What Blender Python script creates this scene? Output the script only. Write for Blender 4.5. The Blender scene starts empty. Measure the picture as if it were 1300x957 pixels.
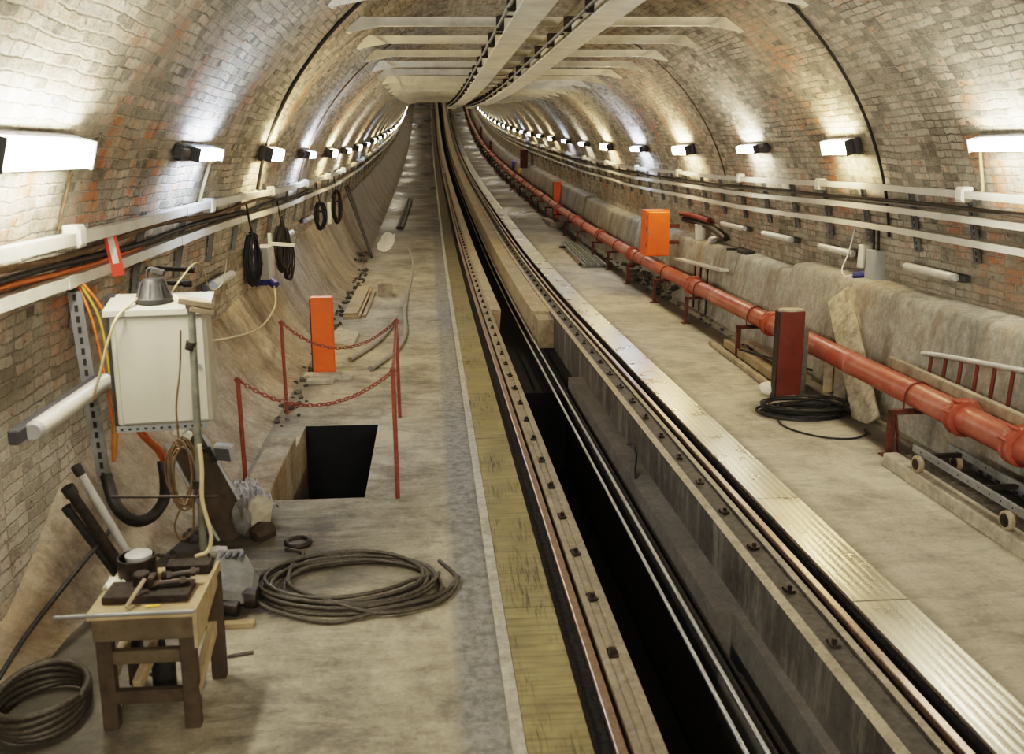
import bpy, bmesh, math, random
from mathutils import Vector, Matrix, Euler, noise
random.seed(7)
SC = bpy.context.scene
COL = SC.collection
R_ = math.radians

# ------------------------------------------------------------------ tunnel shape
ZP = [(-20, 0), (14, 0), (20, .08), (26, .27), (31, .48), (43, 1.05), (53, 1.65), (66, 2.65), (86, 5.0), (99, 7.3), (125, 13.5)]
def _pchip(P):
    n = len(P); d = [(P[i+1][1]-P[i][1])/(P[i+1][0]-P[i][0]) for i in range(n-1)]
    m = [d[0]]
    for i in range(1, n-1):
        m.append(0 if d[i-1]*d[i] <= 0 else 2*d[i-1]*d[i]/(d[i-1]+d[i]))
    m.append(d[-1])
    return m
_ZM = _pchip(ZP)
def zf(y):
    for i in range(len(ZP)-1):
        if y <= ZP[i+1][0] or i == len(ZP)-2:
            x0, y0 = ZP[i]; x1, y1 = ZP[i+1]; h = x1-x0; t = (y-x0)/h
            return ((2*t**3-3*t*t+1)*y0 + (t**3-2*t*t+t)*h*_ZM[i] + (-2*t**3+3*t*t)*y1 + (t**3-t*t)*h*_ZM[i+1])
def slope(y): return math.atan((zf(y+.3)-zf(y-.3))/.6)
XC, ZC, RR = 1.2, 1.04, 3.35
def half(z): return math.sqrt(max(0, RR*RR-max(0, z-ZC)**2))
def wl(z): return XC-half(z)
def wr(z): return XC+half(z)
Y0, Y1 = -8, 116
def ylist(a, b, st=1.0):
    n = max(1, int(round((b-a)/st))); return [a+(b-a)*i/n for i in range(n+1)]

# ------------------------------------------------------------------ mesh builder
class MB:
    def __init__(s): s.bm = bmesh.new(); s.mi = 0
    def _face(s, vs):
        try:
            f = s.bm.faces.new(vs); f.material_index = s.mi; return f
        except ValueError: return None
    def _merge(s, b2, M):
        me = bpy.data.meshes.new('t'); b2.to_mesh(me); b2.free()
        me.transform(M)
        k = len(s.bm.faces); s.bm.from_mesh(me); bpy.data.meshes.remove(me)
        s.bm.faces.ensure_lookup_table()
        for i in range(k, len(s.bm.faces)): s.bm.faces[i].material_index = s.mi
    def box(s, c, d, rot=(0, 0, 0), bev=0., M=None):
        b = bmesh.new(); bmesh.ops.create_cube(b, size=1)
        for v in b.verts: v.co = Vector((v.co.x*d[0], v.co.y*d[1], v.co.z*d[2]))
        if bev: bmesh.ops.bevel(b, geom=b.edges[:], offset=bev, segments=2 if bev > .012 else 1, affect='EDGES', profile=.5)
        T = Matrix.Translation(c) @ (M if M is not None else Euler(rot).to_matrix().to_4x4())
        s._merge(b, T); return s
    def bb(s, lo, hi, bev=0.):
        return s.box([(a+b)/2 for a, b in zip(lo, hi)], [b-a for a, b in zip(lo, hi)], bev=bev)
    def bar(s, p0, p1, w, h, bev=0., up=(0, 0, 1)):
        p0 = Vector(p0); p1 = Vector(p1); y = (p1-p0); L = y.length; y.normalize(); u = Vector(up)
        x = y.cross(u)
        if x.length < 1e-4: x = y.cross(Vector((1, 0, 0)))
        x.normalize(); z = x.cross(y)
        M = Matrix((x, y, z)).transposed().to_4x4()
        return s.box((p0+p1)/2, (w, L, h), bev=bev, M=M)
    def cyl(s, p0, p1, r, r2=None, n=14, caps=True):
        p0 = Vector(p0); p1 = Vector(p1); r2 = r if r2 is None else r2
        q = (p1-p0).to_track_quat('Z', 'Y'); rings = []
        for p, rr in ((p0, r), (p1, r2)):
            rings.append([s.bm.verts.new(p+q @ Vector((rr*math.cos(2*math.pi*i/n), rr*math.sin(2*math.pi*i/n), 0))) for i in range(n)])
        for i in range(n): s._face((rings[0][i], rings[0][(i+1) % n], rings[1][(i+1) % n], rings[1][i]))
        if caps: s._face(rings[0][::-1]); s._face(rings[1])
        return s
    def tube(s, path, r, n=8, closed=False):
        P = [Vector(p) for p in path]; m = len(P)
        up = Vector((0, 0, 1)); rings = []; prev = None
        for i, p in enumerate(P):
            a = P[(i-1) % m] if (closed or i > 0) else p
            b = P[(i+1) % m] if (closed or i < m-1) else p
            t = (b-a).normalized() if (b-a).length > 1e-9 else Vector((0, 1, 0))
            if prev is None:
                x = t.cross(up)
                if x.length < .05: x = t.cross(Vector((1, 0, 0)))
            else:
                x = prev - t*prev.dot(t)
                if x.length < 1e-6: x = t.cross(up)
            x.normalize(); prev = x; y = t.cross(x)
            rings.append([s.bm.verts.new(p+x*(r*math.cos(2*math.pi*k/n))+y*(r*math.sin(2*math.pi*k/n))) for k in range(n)])
        for i in range(m if closed else m-1):
            A = rings[i]; B = rings[(i+1) % m]
            for k in range(n): s._face((A[k], A[(k+1) % n], B[(k+1) % n], B[k]))
        if not closed: s._face(rings[0][::-1]); s._face(rings[-1])
        return s
    def lathe(s, prof, c=(0, 0, 0), q=None, n=20):
        rings = []; c = Vector(c)
        for r, z in prof:
            rg = []
            for i in range(n):
                v = Vector((r*math.cos(2*math.pi*i/n), r*math.sin(2*math.pi*i/n), z))
                if q is not None: v = q @ v
                rg.append(s.bm.verts.new(c+v))
            rings.append(rg)
        for a, b in zip(rings, rings[1:]):
            for i in range(n): s._face((a[i], a[(i+1) % n], b[(i+1) % n], b[i]))
        s._face(rings[0][::-1]); s._face(rings[-1]); return s
    def prism(s, pts, vec):
        a = [s.bm.verts.new(Vector(p)) for p in pts]; b = [s.bm.verts.new(Vector(p)+Vector(vec)) for p in pts]
        n = len(a); s._face(a[::-1]); s._face(b)
        for i in range(n): s._face((a[i], a[(i+1) % n], b[(i+1) % n], b[i]))
        return s
    def sweep(s, prof, ys, closed=True, dx=None, dz=None, f=zf):
        rings = [[s.bm.verts.new((x+(dx(y) if dx else 0), y, z+f(y)+(dz(y) if dz else 0))) for x, z in prof] for y in ys]
        n = len(prof)
        for a, b in zip(rings, rings[1:]):
            for i in range(n if closed else n-1):
                s._face((a[i], b[i], b[(i+1) % n], a[(i+1) % n]))
        if closed: s._face(rings[0]); s._face(rings[-1][::-1])
        return s
    def rock(s, c, d, seed=0, amp=.35, rot=0):
        b = bmesh.new(); bmesh.ops.create_icosphere(b, subdivisions=2, radius=.5)
        for v in b.verts:
            k = noise.noise(v.co*2.2+Vector((seed*3.7, seed*1.3, 0)))
            q = Vector((round(v.co.x*3)/3, round(v.co.y*3)/3, round(v.co.z*3)/3))*.35+v.co*.65
            v.co = q*(1+amp*k)
        s._merge(b, Matrix.Translation(c) @ Matrix.Rotation(rot, 4, 'Z') @ Matrix.Diagonal((d[0], d[1], d[2], 1)))
        return s
    def obj(s, name, mats, parent=None, smooth=0, normals=True):
        if normals: bmesh.ops.recalc_face_normals(s.bm, faces=s.bm.faces[:])
        if parent is not None:
            M = Matrix.Identity(4); p = parent
            while p is not None: M = p.matrix_basis @ M; p = p.parent
            s.bm.transform(M.inverted())
        me = bpy.data.meshes.new(name); s.bm.to_mesh(me); s.bm.free()
        for m in (mats if isinstance(mats, (list, tuple)) else [mats]): me.materials.append(m)
        if smooth:
            for p in me.polygons: p.use_smooth = True
            me.set_sharp_from_angle(angle=R_(smooth))
        o = bpy.data.objects.new(name, me); COL.objects.link(o)
        if parent is not None: o.parent = parent; KIDS.setdefault(parent, []).append(o)
        return o
KIDS = {}
def tag(o, label, cat, group=None, kind=None):
    o['label'] = label; o['category'] = cat
    if group: o['group'] = group
    if kind: o['kind'] = kind
    return o
def thing(name, label, cat, loc=(0, 0, 0), group=None, kind=None):
    o = bpy.data.objects.new(name, None); COL.objects.link(o); o.location = loc; o.empty_display_size = .1
    return tag(o, label, cat, group, kind)
def copy_tree(o, parent=None):
    c = o.copy(); COL.objects.link(c)
    if parent is not None: c.parent = parent; KIDS.setdefault(parent, []).append(c)
    for k in KIDS.get(o, []): copy_tree(k, c)
    return c
def struct(o, label, cat): return tag(o, label, cat, kind='structure')
ORD = ['first', 'second', 'third', 'fourth', 'fifth', 'sixth', 'seventh', 'eighth', 'ninth', 'tenth', 'eleventh', 'twelfth', 'thirteenth', 'fourteenth', 'fifteenth',
       'sixteenth', 'seventeenth', 'eighteenth', 'nineteenth', 'twentieth']
def arc(p0, p1, sag, n=12):
    p0 = Vector(p0); p1 = Vector(p1)
    return [p0.lerp(p1, i/n)-Vector((0, 0, sag*4*(i/n)*(1-i/n))) for i in range(n+1)]
def smoothpath(pts, k=6):
    P = [Vector(p) for p in pts]; out = []
    for i in range(len(P)-1):
        a = P[max(0, i-1)]; b = P[i]; c = P[i+1]; d = P[min(len(P)-1, i+2)]
        for j in range(k):
            t = j/k
            out.append(.5*((2*b)+(c-a)*t+(2*a-5*b+4*c-d)*t*t+(3*b-a-3*c+d)*t**3))
    out.append(P[-1]); return out

# ------------------------------------------------------------------ materials
class NT:
    def __init__(s, name):
        s.m = bpy.data.materials.new(name); s.m.use_nodes = True; s.t = s.m.node_tree; s.t.nodes.clear()
        s.out = s.n('ShaderNodeOutputMaterial'); s.b = s.n('ShaderNodeBsdfPrincipled'); s.l(s.b.outputs[0], s.out.inputs[0])
        s.pos = s.n('ShaderNodeNewGeometry').outputs['Position']
    def n(s, t, **kw):
        x = s.t.nodes.new(t)
        for k, v in kw.items(): setattr(x, k, v)
        return x
    def l(s, a, b): s.t.links.new(a, b)
    def put(s, sock, v):
        if hasattr(v, 'links') or isinstance(v, bpy.types.NodeSocket): s.l(v, sock)
        else: sock.default_value = v
    def map(s, vec, scale=(1, 1, 1), loc=(0, 0, 0)):
        x = s.n('ShaderNodeMapping'); s.l(vec, x.inputs[0]); x.inputs[3].default_value = scale; x.inputs[1].default_value = loc; return x.outputs[0]
    def noise(s, scale, detail=4, rough=.6, vec=None, dist=0.):
        x = s.n('ShaderNodeTexNoise'); s.l(vec if vec is not None else s.pos, x.inputs['Vector'])
        x.inputs['Scale'].default_value = scale; x.inputs['Detail'].default_value = detail; x.inputs['Roughness'].default_value = rough; x.inputs['Distortion'].default_value = dist
        return x.outputs['Fac']
    def ramp(s, f, stops, interp='LINEAR'):
        x = s.n('ShaderNodeValToRGB'); s.l(f, x.inputs[0]); x.color_ramp.interpolation = interp
        e = x.color_ramp.elements
        while len(e) < len(stops): e.new(.5)
        for k, (p, c) in enumerate(stops):
            e[k].position = p; e[k].color = (c, c, c, 1) if isinstance(c, (int, float)) else (*c, 1)
        return x.outputs[0]
    def mix(s, f, a, b, mode='MIX'):
        x = s.n('ShaderNodeMix', data_type='RGBA', blend_type=mode); 
        s.put(x.inputs[0], f)
        for sock, v in ((x.inputs[6], a), (x.inputs[7], b)):
            s.put(sock, (*v, 1) if isinstance(v, tuple) and len(v) == 3 else v)
        return x.outputs[2]
    def math(s, op, a, b=0.):
        x = s.n('ShaderNodeMath', operation=op); s.put(x.inputs[0], a); s.put(x.inputs[1], b); return x.outputs[0]
    def sep(s, v): x = s.n('ShaderNodeSeparateXYZ'); s.l(v, x.inputs[0]); return x.outputs
    def mr(s, v, a, b, c=0., d=1.):
        x = s.n('ShaderNodeMapRange'); s.l(v, x.inputs[0])
        for i, k in enumerate((a, b, c, d)): x.inputs[i+1].default_value = k
        return x.outputs[0]
    def bump(s, h, strength=.5, dist=.02):
        x = s.n('ShaderNodeBump'); s.l(h, x.inputs['Height']); x.inputs['Strength'].default_value = strength; x.inputs['Distance'].default_value = dist
        s.l(x.outputs[0], s.b.inputs['Normal'])
    def done(s, col=None, rough=None, metal=None, spec=None):
        for k, v in (('Base Color', col), ('Roughness', rough), ('Metallic', metal), ('Specular IOR Level', spec)):
            if v is not None: s.put(s.b.inputs[k], (*v, 1) if isinstance(v, tuple) and len(v) == 3 else v)
        return s.m
def mk(name, c, var=.25, scale=9., rough=.6, metal=0., bump=.15, dirt=None, dirt_amt=.5, dscale=3., bd=.01):
    t = NT(name)
    a = t.noise(scale, 5, .65); b = t.noise(dscale, 4, .7)
    lo = tuple(x*(1-var) for x in c); hi = tuple(min(1, x*(1+var)) for x in c)
    col = t.ramp(a, [(.3, lo), (.7, hi)])
    if dirt: col = t.mix(t.math('MULTIPLY', t.ramp(b, [(.48, 0.), (.68, 1.)]), dirt_amt), col, dirt)
    if bump: t.bump(a, bump, bd)
    return t.done(col, rough, metal)
def emit(name, c, st):
    t = NT(name); e = t.n('ShaderNodeEmission'); e.inputs[0].default_value = (*c, 1); e.inputs[1].default_value = st
    t.l(e.outputs[0], t.out.inputs[0]); return t.m

VT_ = (2*1.04+math.pi*3.35)/2
def brick_mat():
    t = NT('lime washed brick')
    uv = t.n('ShaderNodeUVMap', uv_map='UVMap').outputs[0]
    def warp(scale, amt, src, det=3):
        nz = t.n('ShaderNodeTexNoise'); t.l(uv, nz.inputs['Vector']); nz.inputs['Scale'].default_value = scale; nz.inputs['Detail'].default_value = det
        c = t.n('ShaderNodeVectorMath', operation='SUBTRACT'); t.l(nz.outputs['Color'], c.inputs[0]); c.inputs[1].default_value = (.5, .5, .5)
        o = t.n('ShaderNodeVectorMath', operation='MULTIPLY_ADD'); t.l(c.outputs[0], o.inputs[0]); o.inputs[1].default_value = (amt, amt, 0); t.l(src, o.inputs[2]); return o.outputs[0]
    wv = warp(17, .024, warp(3.2, .06, uv))
    br = t.n('ShaderNodeTexBrick', offset=.5, offset_frequency=2, squash=.52, squash_frequency=2); t.l(wv, br.inputs['Vector'])
    br.inputs['Color1'].default_value = (0, 0, 0, 1); br.inputs['Color2'].default_value = (1, 1, 1, 1); br.inputs['Mortar'].default_value = (.5, .5, .5, 1)
    br.inputs['Scale'].default_value = 1; br.inputs['Mortar Size'].default_value = .0075; br.inputs['Mortar Smooth'].default_value = .6; br.inputs['Bias'].default_value = 0
    br.inputs['Brick Width'].default_value = .225; br.inputs['Row Height'].default_value = .067
    rnd = br.outputs['Color']; mort = br.outputs['Fac']
    mid = t.noise(2.3, 6, .75, uv); fine = t.noise(24, 5, .75, uv); blot = t.noise(6.5, 5, .75, uv)
    v = t.math('ADD', t.math('MULTIPLY', rnd, .26), t.math('ADD', t.math('MULTIPLY', mid, .40), t.math('ADD', t.math('MULTIPLY', fine, .22), t.math('MULTIPLY', blot, .18))))
    base = t.ramp(v, [(.33, (.16, .148, .125)), (.44, (.40, .365, .29)), (.54, (.58, .54, .435)), (.70, (.80, .765, .66))])
    z = t.sep(t.pos)[2]
    band = t.math('MULTIPLY', t.mr(t.noise(.75, 5, .7, t.map(uv, (1, .42, 1), (3.1, 8.2, 0))), .515, .62), t.mr(t.math('ADD', t.math('MULTIPLY', rnd, .6), t.math('MULTIPLY', blot, .6)), .42, .72))
    hgt = t.math('MULTIPLY', t.mr(z, 1.0, 1.6), t.mr(z, 4.2, 2.9))
    redm = t.math('MULTIPLY', band, t.math('ADD', t.math('MULTIPLY', hgt, .9), .06))
    red = t.ramp(t.math('ADD', t.math('MULTIPLY', fine, .6), t.math('MULTIPLY', rnd, .4)), [(.3, (.25, .085, .045)), (.65, (.62, .25, .115))])
    col = t.mix(redm, base, red)
    fl = t.math('MULTIPLY', t.ramp(rnd, [(.74, 0.), (.86, 1.)]), t.ramp(blot, [(.45, 0.), (.6, 1.)]))
    col = t.mix(t.math('MULTIPLY', fl, .6), col, (.52, .27, .14))
    mcol = t.mix(t.ramp(t.noise(1.6, 5, .7, uv), [(.46, 0.), (.62, 1.)]), (.64, .585, .47), (.15, .135, .11))
    col = t.mix(t.math('MULTIPLY', mort, .72), col, mcol)
    lime = t.ramp(t.noise(1.2, 7, .78, t.map(uv, (1.2, .7, 1), (0, 3, 0))), [(.54, 0.), (.70, 1.)])
    col = t.mix(t.math('MULTIPLY', lime, .65), col, (.76, .72, .61))
    soot = t.ramp(t.noise(1.0, 7, .78, t.map(uv, (1.7, .45, 1), (7, 1, 0))), [(.5, 0.), (.70, 1.)])
    col = t.mix(t.math('MULTIPLY', soot, .6), col, (.13, .125, .112))
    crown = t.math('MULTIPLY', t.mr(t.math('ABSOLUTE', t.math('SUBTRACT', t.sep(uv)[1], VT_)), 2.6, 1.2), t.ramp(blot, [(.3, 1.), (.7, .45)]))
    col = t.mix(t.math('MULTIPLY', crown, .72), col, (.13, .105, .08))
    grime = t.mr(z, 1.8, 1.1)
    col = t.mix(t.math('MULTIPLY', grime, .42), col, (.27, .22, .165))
    pits = t.ramp(t.noise(13, 5, .82, uv), [(.60, 0.), (.68, 1.)])
    col = t.mix(t.math('MULTIPLY', pits, .65), col, (.085, .075, .065))
    h = t.math('SUBTRACT', t.math('ADD', t.math('MULTIPLY', fine, .8), t.math('ADD', t.math('MULTIPLY', rnd, .4), t.math('MULTIPLY', blot, .7))), t.math('ADD', t.math('MULTIPLY', mort, .8), t.math('MULTIPLY', pits, 1.1)))
    t.bump(h, 1.0, .03)
    return t.done(col, .9)
def concrete_mat(name, c1, c2, stain, streak=True, st_amt=.6, rough=.85, far=0.):
    t = NT(name)
    a = t.noise(2.2, 7, .75); f = t.noise(30, 5, .75)
    v = t.math('ADD', t.math('MULTIPLY', a, .65), t.math('MULTIPLY', f, .35))
    col = t.ramp(v, [(.36, c1), (.62, c2)])
    if streak:
        s = t.noise(1.0, 7, .75, t.map(t.pos, (1.6, 2.4, .6)), .08)
        col = t.mix(t.math('MULTIPLY', t.ramp(s, [(.47, 0.), (.64, 1.)]), st_amt), col, stain)
        s2 = t.noise(1.0, 6, .75, t.map(t.pos, (1.2, 1.3, .7), (9, 4, 0)), .1)
        col = t.mix(t.math('MULTIPLY', t.ramp(s2, [(.52, 0.), (.66, 1.)]), .5), col, (.34, .22, .12))
        s3 = t.noise(1.0, 6, .75, t.map(t.pos, (1.6, 1.3, 1.1), (2, 14, 5)), .2)
        col = t.mix(t.math('MULTIPLY', t.ramp(s3, [(.55, 0.), (.68, 1.)]), .5), col, tuple(min(1, x*1.35) for x in c2))
    gr = t.noise(13, 6, .85)
    col = t.mix(t.math('MULTIPLY', t.ramp(gr, [(.42, 1.), (.56, 0.)]), .35), col, (.12, .10, .08))
    cr = t.ramp(t.noise(7, 6, .82), [(.62, 0.), (.70, 1.)])
    col = t.mix(t.math('MULTIPLY', cr, .5), col, (.08, .07, .06))
    ro = rough
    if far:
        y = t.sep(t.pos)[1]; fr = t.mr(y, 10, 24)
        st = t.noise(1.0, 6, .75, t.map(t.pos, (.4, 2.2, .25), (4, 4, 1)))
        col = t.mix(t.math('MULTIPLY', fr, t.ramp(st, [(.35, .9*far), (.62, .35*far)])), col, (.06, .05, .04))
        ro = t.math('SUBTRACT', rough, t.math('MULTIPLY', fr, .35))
    t.bump(v, .5, .03)
    return t.done(col, ro)
def floor_mat(name, c1, c2, left):
    t = NT(name)
    a = t.noise(1.1, 7, .72, t.map(t.pos, (1.3, .8, 1))); f = t.noise(38, 4, .75); m = t.noise(5, 5, .75, t.map(t.pos, (.6, 2.2, 1)))
    v = t.math('ADD', t.math('MULTIPLY', a, .55), t.math('ADD', t.math('MULTIPLY', m, .25), t.math('MULTIPLY', f, .2)))
    col = t.ramp(v, [(.38, c1), (.57, c2)])
    x, y, z = t.sep(t.pos)
    st = t.noise(1.7, 6, .75, t.map(t.pos, (.9, 1.6, 1), (5, 2, 0)), .8)
    col = t.mix(t.math('MULTIPLY', t.ramp(st, [(.50, 0.), (.66, 1.)]), .66 if left else .38), col, (.085, .078, .066))
    sp = t.ramp(t.noise(9, 6, .85, None), [(.60, 0.), (.68, 1.)])
    col = t.mix(t.math('MULTIPLY', sp, .55), col, (.10, .09, .075))
    wt = t.ramp(t.noise(12, 6, .85, t.map(t.pos, (1, 1, 1), (11, 5, 0))), [(.64, 0.), (.70, 1.)])
    col = t.mix(t.math('MULTIPLY', wt, .5), col, (.72, .68, .58))
    if left:
        wob = t.math('ADD', x, t.math('MULTIPLY', t.math('SUBTRACT', m, .5), .16))
        band = t.math('MULTIPLY', t.mr(wob, .06, .12), t.mr(x, .305, .29))
        bc = t.ramp(t.noise(14, 5, .8), [(.38, (.10, .10, .10)), (.6, (.27, .27, .265))])
        col = t.mix(t.math('MULTIPLY', band, .8), col, bc)
        grey = t.math('MULTIPLY', t.math('MULTIPLY', t.mr(y, 6.35, 5.7), t.mr(y, 4.5, 5.0, .35, 1)), t.math('MULTIPLY', t.mr(x, .05, -.7), t.ramp(m, [(.35, 1.), (.62, .45)])))
        col = t.mix(t.math('MULTIPLY', grey, .85), col, (.085, .08, .072))
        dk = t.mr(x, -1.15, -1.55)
    else:
        ed = t.math('MULTIPLY', t.mr(x, 2.585, 2.62, 1, 0), 1.)
        gw = t.math('MULTIPLY', t.mr(t.math('ADD', x, t.math('MULTIPLY', m, .1)), 2.66, 2.74, 1, 0), .4)
        col = t.mix(gw, col, (.14, .125, .095))
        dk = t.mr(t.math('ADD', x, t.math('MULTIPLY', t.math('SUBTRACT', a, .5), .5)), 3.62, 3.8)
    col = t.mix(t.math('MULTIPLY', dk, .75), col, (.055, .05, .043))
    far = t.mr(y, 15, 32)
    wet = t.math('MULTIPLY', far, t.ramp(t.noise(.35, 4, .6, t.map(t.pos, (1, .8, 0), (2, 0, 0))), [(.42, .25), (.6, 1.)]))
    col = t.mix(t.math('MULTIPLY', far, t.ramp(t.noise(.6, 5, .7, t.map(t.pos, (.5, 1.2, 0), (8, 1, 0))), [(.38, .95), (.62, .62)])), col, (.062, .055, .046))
    t.bump(t.math('ADD', v, t.math('MULTIPLY', st, .3)), .3, .015)
    rough = t.math('SUBTRACT', .78, t.math('MULTIPLY', wet, .55))
    return t.done(col, rough)
def plate_yellow():
    t = NT('worn ochre cover plate')
    x, y, z = t.sep(t.pos)
    a = t.noise(3, 5, .7); w = t.noise(1, 4, .75, t.map(t.pos, (60, 3.2, 1)), .3)
    col = t.ramp(a, [(.3, (.23, .195, .11)), (.55, (.35, .30, .16)), (.75, (.44, .385, .215))])
    wm = t.math('MULTIPLY', t.ramp(w, [(.5, 0.), (.6, 1.)]), t.ramp(t.noise(1.6, 4, .6, t.map(t.pos, (2, 1, 1), (3, 3, 0))), [(.46, 0.), (.6, 1.)]))
    col = t.mix(t.math('MULTIPLY', wm, .85), col, (.06, .055, .045))
    tr = t.math('MULTIPLY', t.ramp(t.noise(1, 3, .6, t.map(t.pos, (2, 30, 1))), [(.45, 0.), (.65, 1.)]), .45)
    col = t.mix(tr, col, (.11, .10, .065))
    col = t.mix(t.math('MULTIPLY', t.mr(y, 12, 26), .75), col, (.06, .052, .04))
    t.bump(t.math('ADD', w, a), .12, .01)
    return t.done(col, t.ramp(a, [(.3, .45), (.7, .62)]), .25)
def plate_silver():
    t = NT('polished ribbed steel plate')
    x, y, z = t.sep(t.pos)
    ribs = t.math('SINE', t.math('MULTIPLY', x, 125))
    a = t.noise(2.4, 5, .7); w = t.noise(1, 5, .6, t.map(t.pos, (45, .45, 1)))
    col = t.ramp(t.math('ADD', t.math('MULTIPLY', a, .5), t.math('MULTIPLY', w, .5)), [(.30, (.50, .455, .35)), (.55, (.66, .62, .50)), (.75, (.78, .75, .64))])
    gr = t.mr(ribs, -1, -.4, 1, 0)
    col = t.mix(t.math('MULTIPLY', gr, .25), col, (.2, .17, .11))
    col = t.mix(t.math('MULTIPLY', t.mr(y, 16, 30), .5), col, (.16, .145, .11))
    t.bump(t.math('MULTIPLY', ribs, .5), .10, .006)
    return t.done(col, t.ramp(a, [(.3, .24), (.7, .36)]), .8)

M = {}
M['brick'] = brick_mat()
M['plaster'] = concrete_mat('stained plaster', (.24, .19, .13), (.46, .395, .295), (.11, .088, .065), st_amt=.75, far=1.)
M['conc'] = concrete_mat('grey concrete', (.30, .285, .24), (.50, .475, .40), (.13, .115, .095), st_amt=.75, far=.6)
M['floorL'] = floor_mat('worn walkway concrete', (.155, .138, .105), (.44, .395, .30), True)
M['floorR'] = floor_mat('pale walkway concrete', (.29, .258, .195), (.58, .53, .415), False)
M['pitc'] = concrete_mat('sooty pit concrete', (.16, .15, .135), (.34, .325, .29), (.045, .042, .04), st_amt=.8)
M['plate'] = concrete_mat('grimy rail beam', (.22, .185, .135), (.38, .33, .24), (.2, .2, .2), streak=False)
M['slab'] = concrete_mat('dusty track slab', (.34, .285, .19), (.52, .45, .32), (.25, .2, .13), streak=False)
M['kerb'] = concrete_mat('pale kerb', (.34, .32, .27), (.54, .51, .44), (.2, .2, .2), streak=False)
M['beamtop'] = concrete_mat('pale beam edge', (.36, .31, .23), (.56, .50, .38), (.2, .2, .2), streak=False)
M['ledge'] = concrete_mat('sooty ledge', (.12, .115, .105), (.23, .22, .20), (.2, .2, .2), streak=False)
def pit_face():
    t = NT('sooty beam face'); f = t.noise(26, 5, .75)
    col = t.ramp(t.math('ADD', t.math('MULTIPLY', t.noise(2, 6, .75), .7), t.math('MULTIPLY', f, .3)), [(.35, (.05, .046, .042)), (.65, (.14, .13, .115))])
    st = t.noise(1, 7, .78, t.map(t.pos, (.01, 4.5, .75)), .2)
    col = t.mix(t.math('MULTIPLY', t.ramp(st, [(.50, 0.), (.66, 1.)]), .6), col, (.34, .32, .27))
    t.bump(f, .3, .01); return t.done(col, .85)
M['face'] = pit_face()
M['oily'] = mk('oily bolted track bed', (.075, .068, .06), .5, 22, .6, 0, .3)
M['ballast'] = mk('black ballast', (.035, .033, .032), .8, 40, .7, 0, .9, bd=.05)
M['black'] = mk('recess shade black', (.012, .012, .012), .4, 8, .9)  # near-black colour stands in for the shade of deep recesses
M['yellow'] = plate_yellow(); M['silver'] = plate_silver()
M['rail'] = mk('brown worn rail steel', (.40, .30, .235), .25, 30, .32, .7, .08)
M['rope'] = mk('greased wire rope', (.55, .55, .54), .3, 90, .35, .8, .3)
M['cream'] = mk('cream painted steel', (.74, .70, .57), .12, 4, .42, 0, .04, (.3, .26, .18), .35)
M['trunk'] = mk('white plastic trunking', (.56, .54, .47), .10, 3, .45, 0, .03, (.42, .38, .30), .6, 2)
M['boxw'] = mk('white plastic box', (.68, .66, .58), .08, 5, .4, 0, .02)
M['galv'] = mk('galvanised channel', (.30, .31, .31), .25, 12, .5, .5, .08, (.12, .11, .1), .5)
M['dark'] = mk('dark lamp housing', (.07, .07, .075), .3, 8, .5, 0, .05)
M['lampgrey'] = mk('grey lamp housing', (.36, .36, .35), .15, 6, .5, 0, .03)
M['unlit'] = mk('unlit tube cover', (.60, .58, .52), .08, 8, .28, 0, .02, (.5, .46, .38), .5)
M['warm'] = emit('warm fluorescent glow', (1, .80, .50), 105)
M['white'] = emit('white fluorescent glow', (1, .93, .78), 100)
M['cool'] = emit('cool fluorescent glow', (.62, .75, 1), 115)
M['warmf'] = emit('dim warm glow', (1, .80, .50), 45); M['whitef'] = emit('dim white glow', (1, .93, .78), 40); M['coolf'] = emit('dim cool glow', (.62, .75, 1), 45)
M['red'] = mk('red pipe paint', (.37, .10, .06), .18, 6, .36, 0, .05, (.52, .25, .19), .6, 2.5)
M['redd'] = mk('dull red oxide paint', (.145, .034, .02), .2, 8, .5, 0, .06, (.18, .06, .04), .5)
M['orange'] = mk('orange enamel', (.86, .17, .035), .1, 5, .4, 0, .03, (.6, .12, .04), .4)
M['rust'] = mk('rusty iron', (.14, .055, .036), .45, 24, .75, .2, .2, (.06, .04, .03), .6)
M['steel'] = mk('dark tool steel', (.052, .045, .04), .4, 22, .45, .5, .15, (.11, .065, .04), .5, 8)
M['gunmetal'] = mk('greenish steel', (.20, .205, .17), .3, 14, .5, .4, .1)
M['wood'] = mk('pale bench timber', (.37, .295, .18), .3, 12, .7, 0, .15, (.22, .15, .08), .6)
M['wood2'] = mk('weathered timber', (.36, .30, .21), .3, 10, .8, 0, .25, (.16, .13, .1), .6)
M['wood4'] = mk('grimy bench timber', (.115, .09, .058), .35, 12, .75, 0, .2, (.07, .055, .04), .5)
M['wood3'] = mk('dark timber', (.07, .052, .035), .35, 12, .8, 0, .2, (.05, .04, .03), .5)
M['ply'] = mk('mouldy plywood', (.42, .37, .27), .35, 14, .8, 0, .3, (.12, .11, .09), .7, 5)
M['ladder'] = mk('dull aluminium', (.58, .58, .56), .15, 12, .4, .6, .05)
M['cab'] = mk('off white enamel', (.43, .415, .35), .06, 3, .42, 0, .02, (.40, .375, .30), .4, 1.6)
M['rubber'] = mk('black rubber', (.03, .029, .027), .4, 20, .55, 0, .1)
M['cable'] = mk('grey brown steel cable', (.085, .075, .06), .4, 60, .5, .3, .3)
M['hose'] = mk('grey flexible hose', (.26, .25, .22), .25, 25, .55, 0, .12)
M['brown'] = mk('brown cord', (.13, .09, .05), .3, 20, .7)
M['orangec'] = mk('orange cable sheath', (.52, .15, .035), .2, 10, .5)
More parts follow.
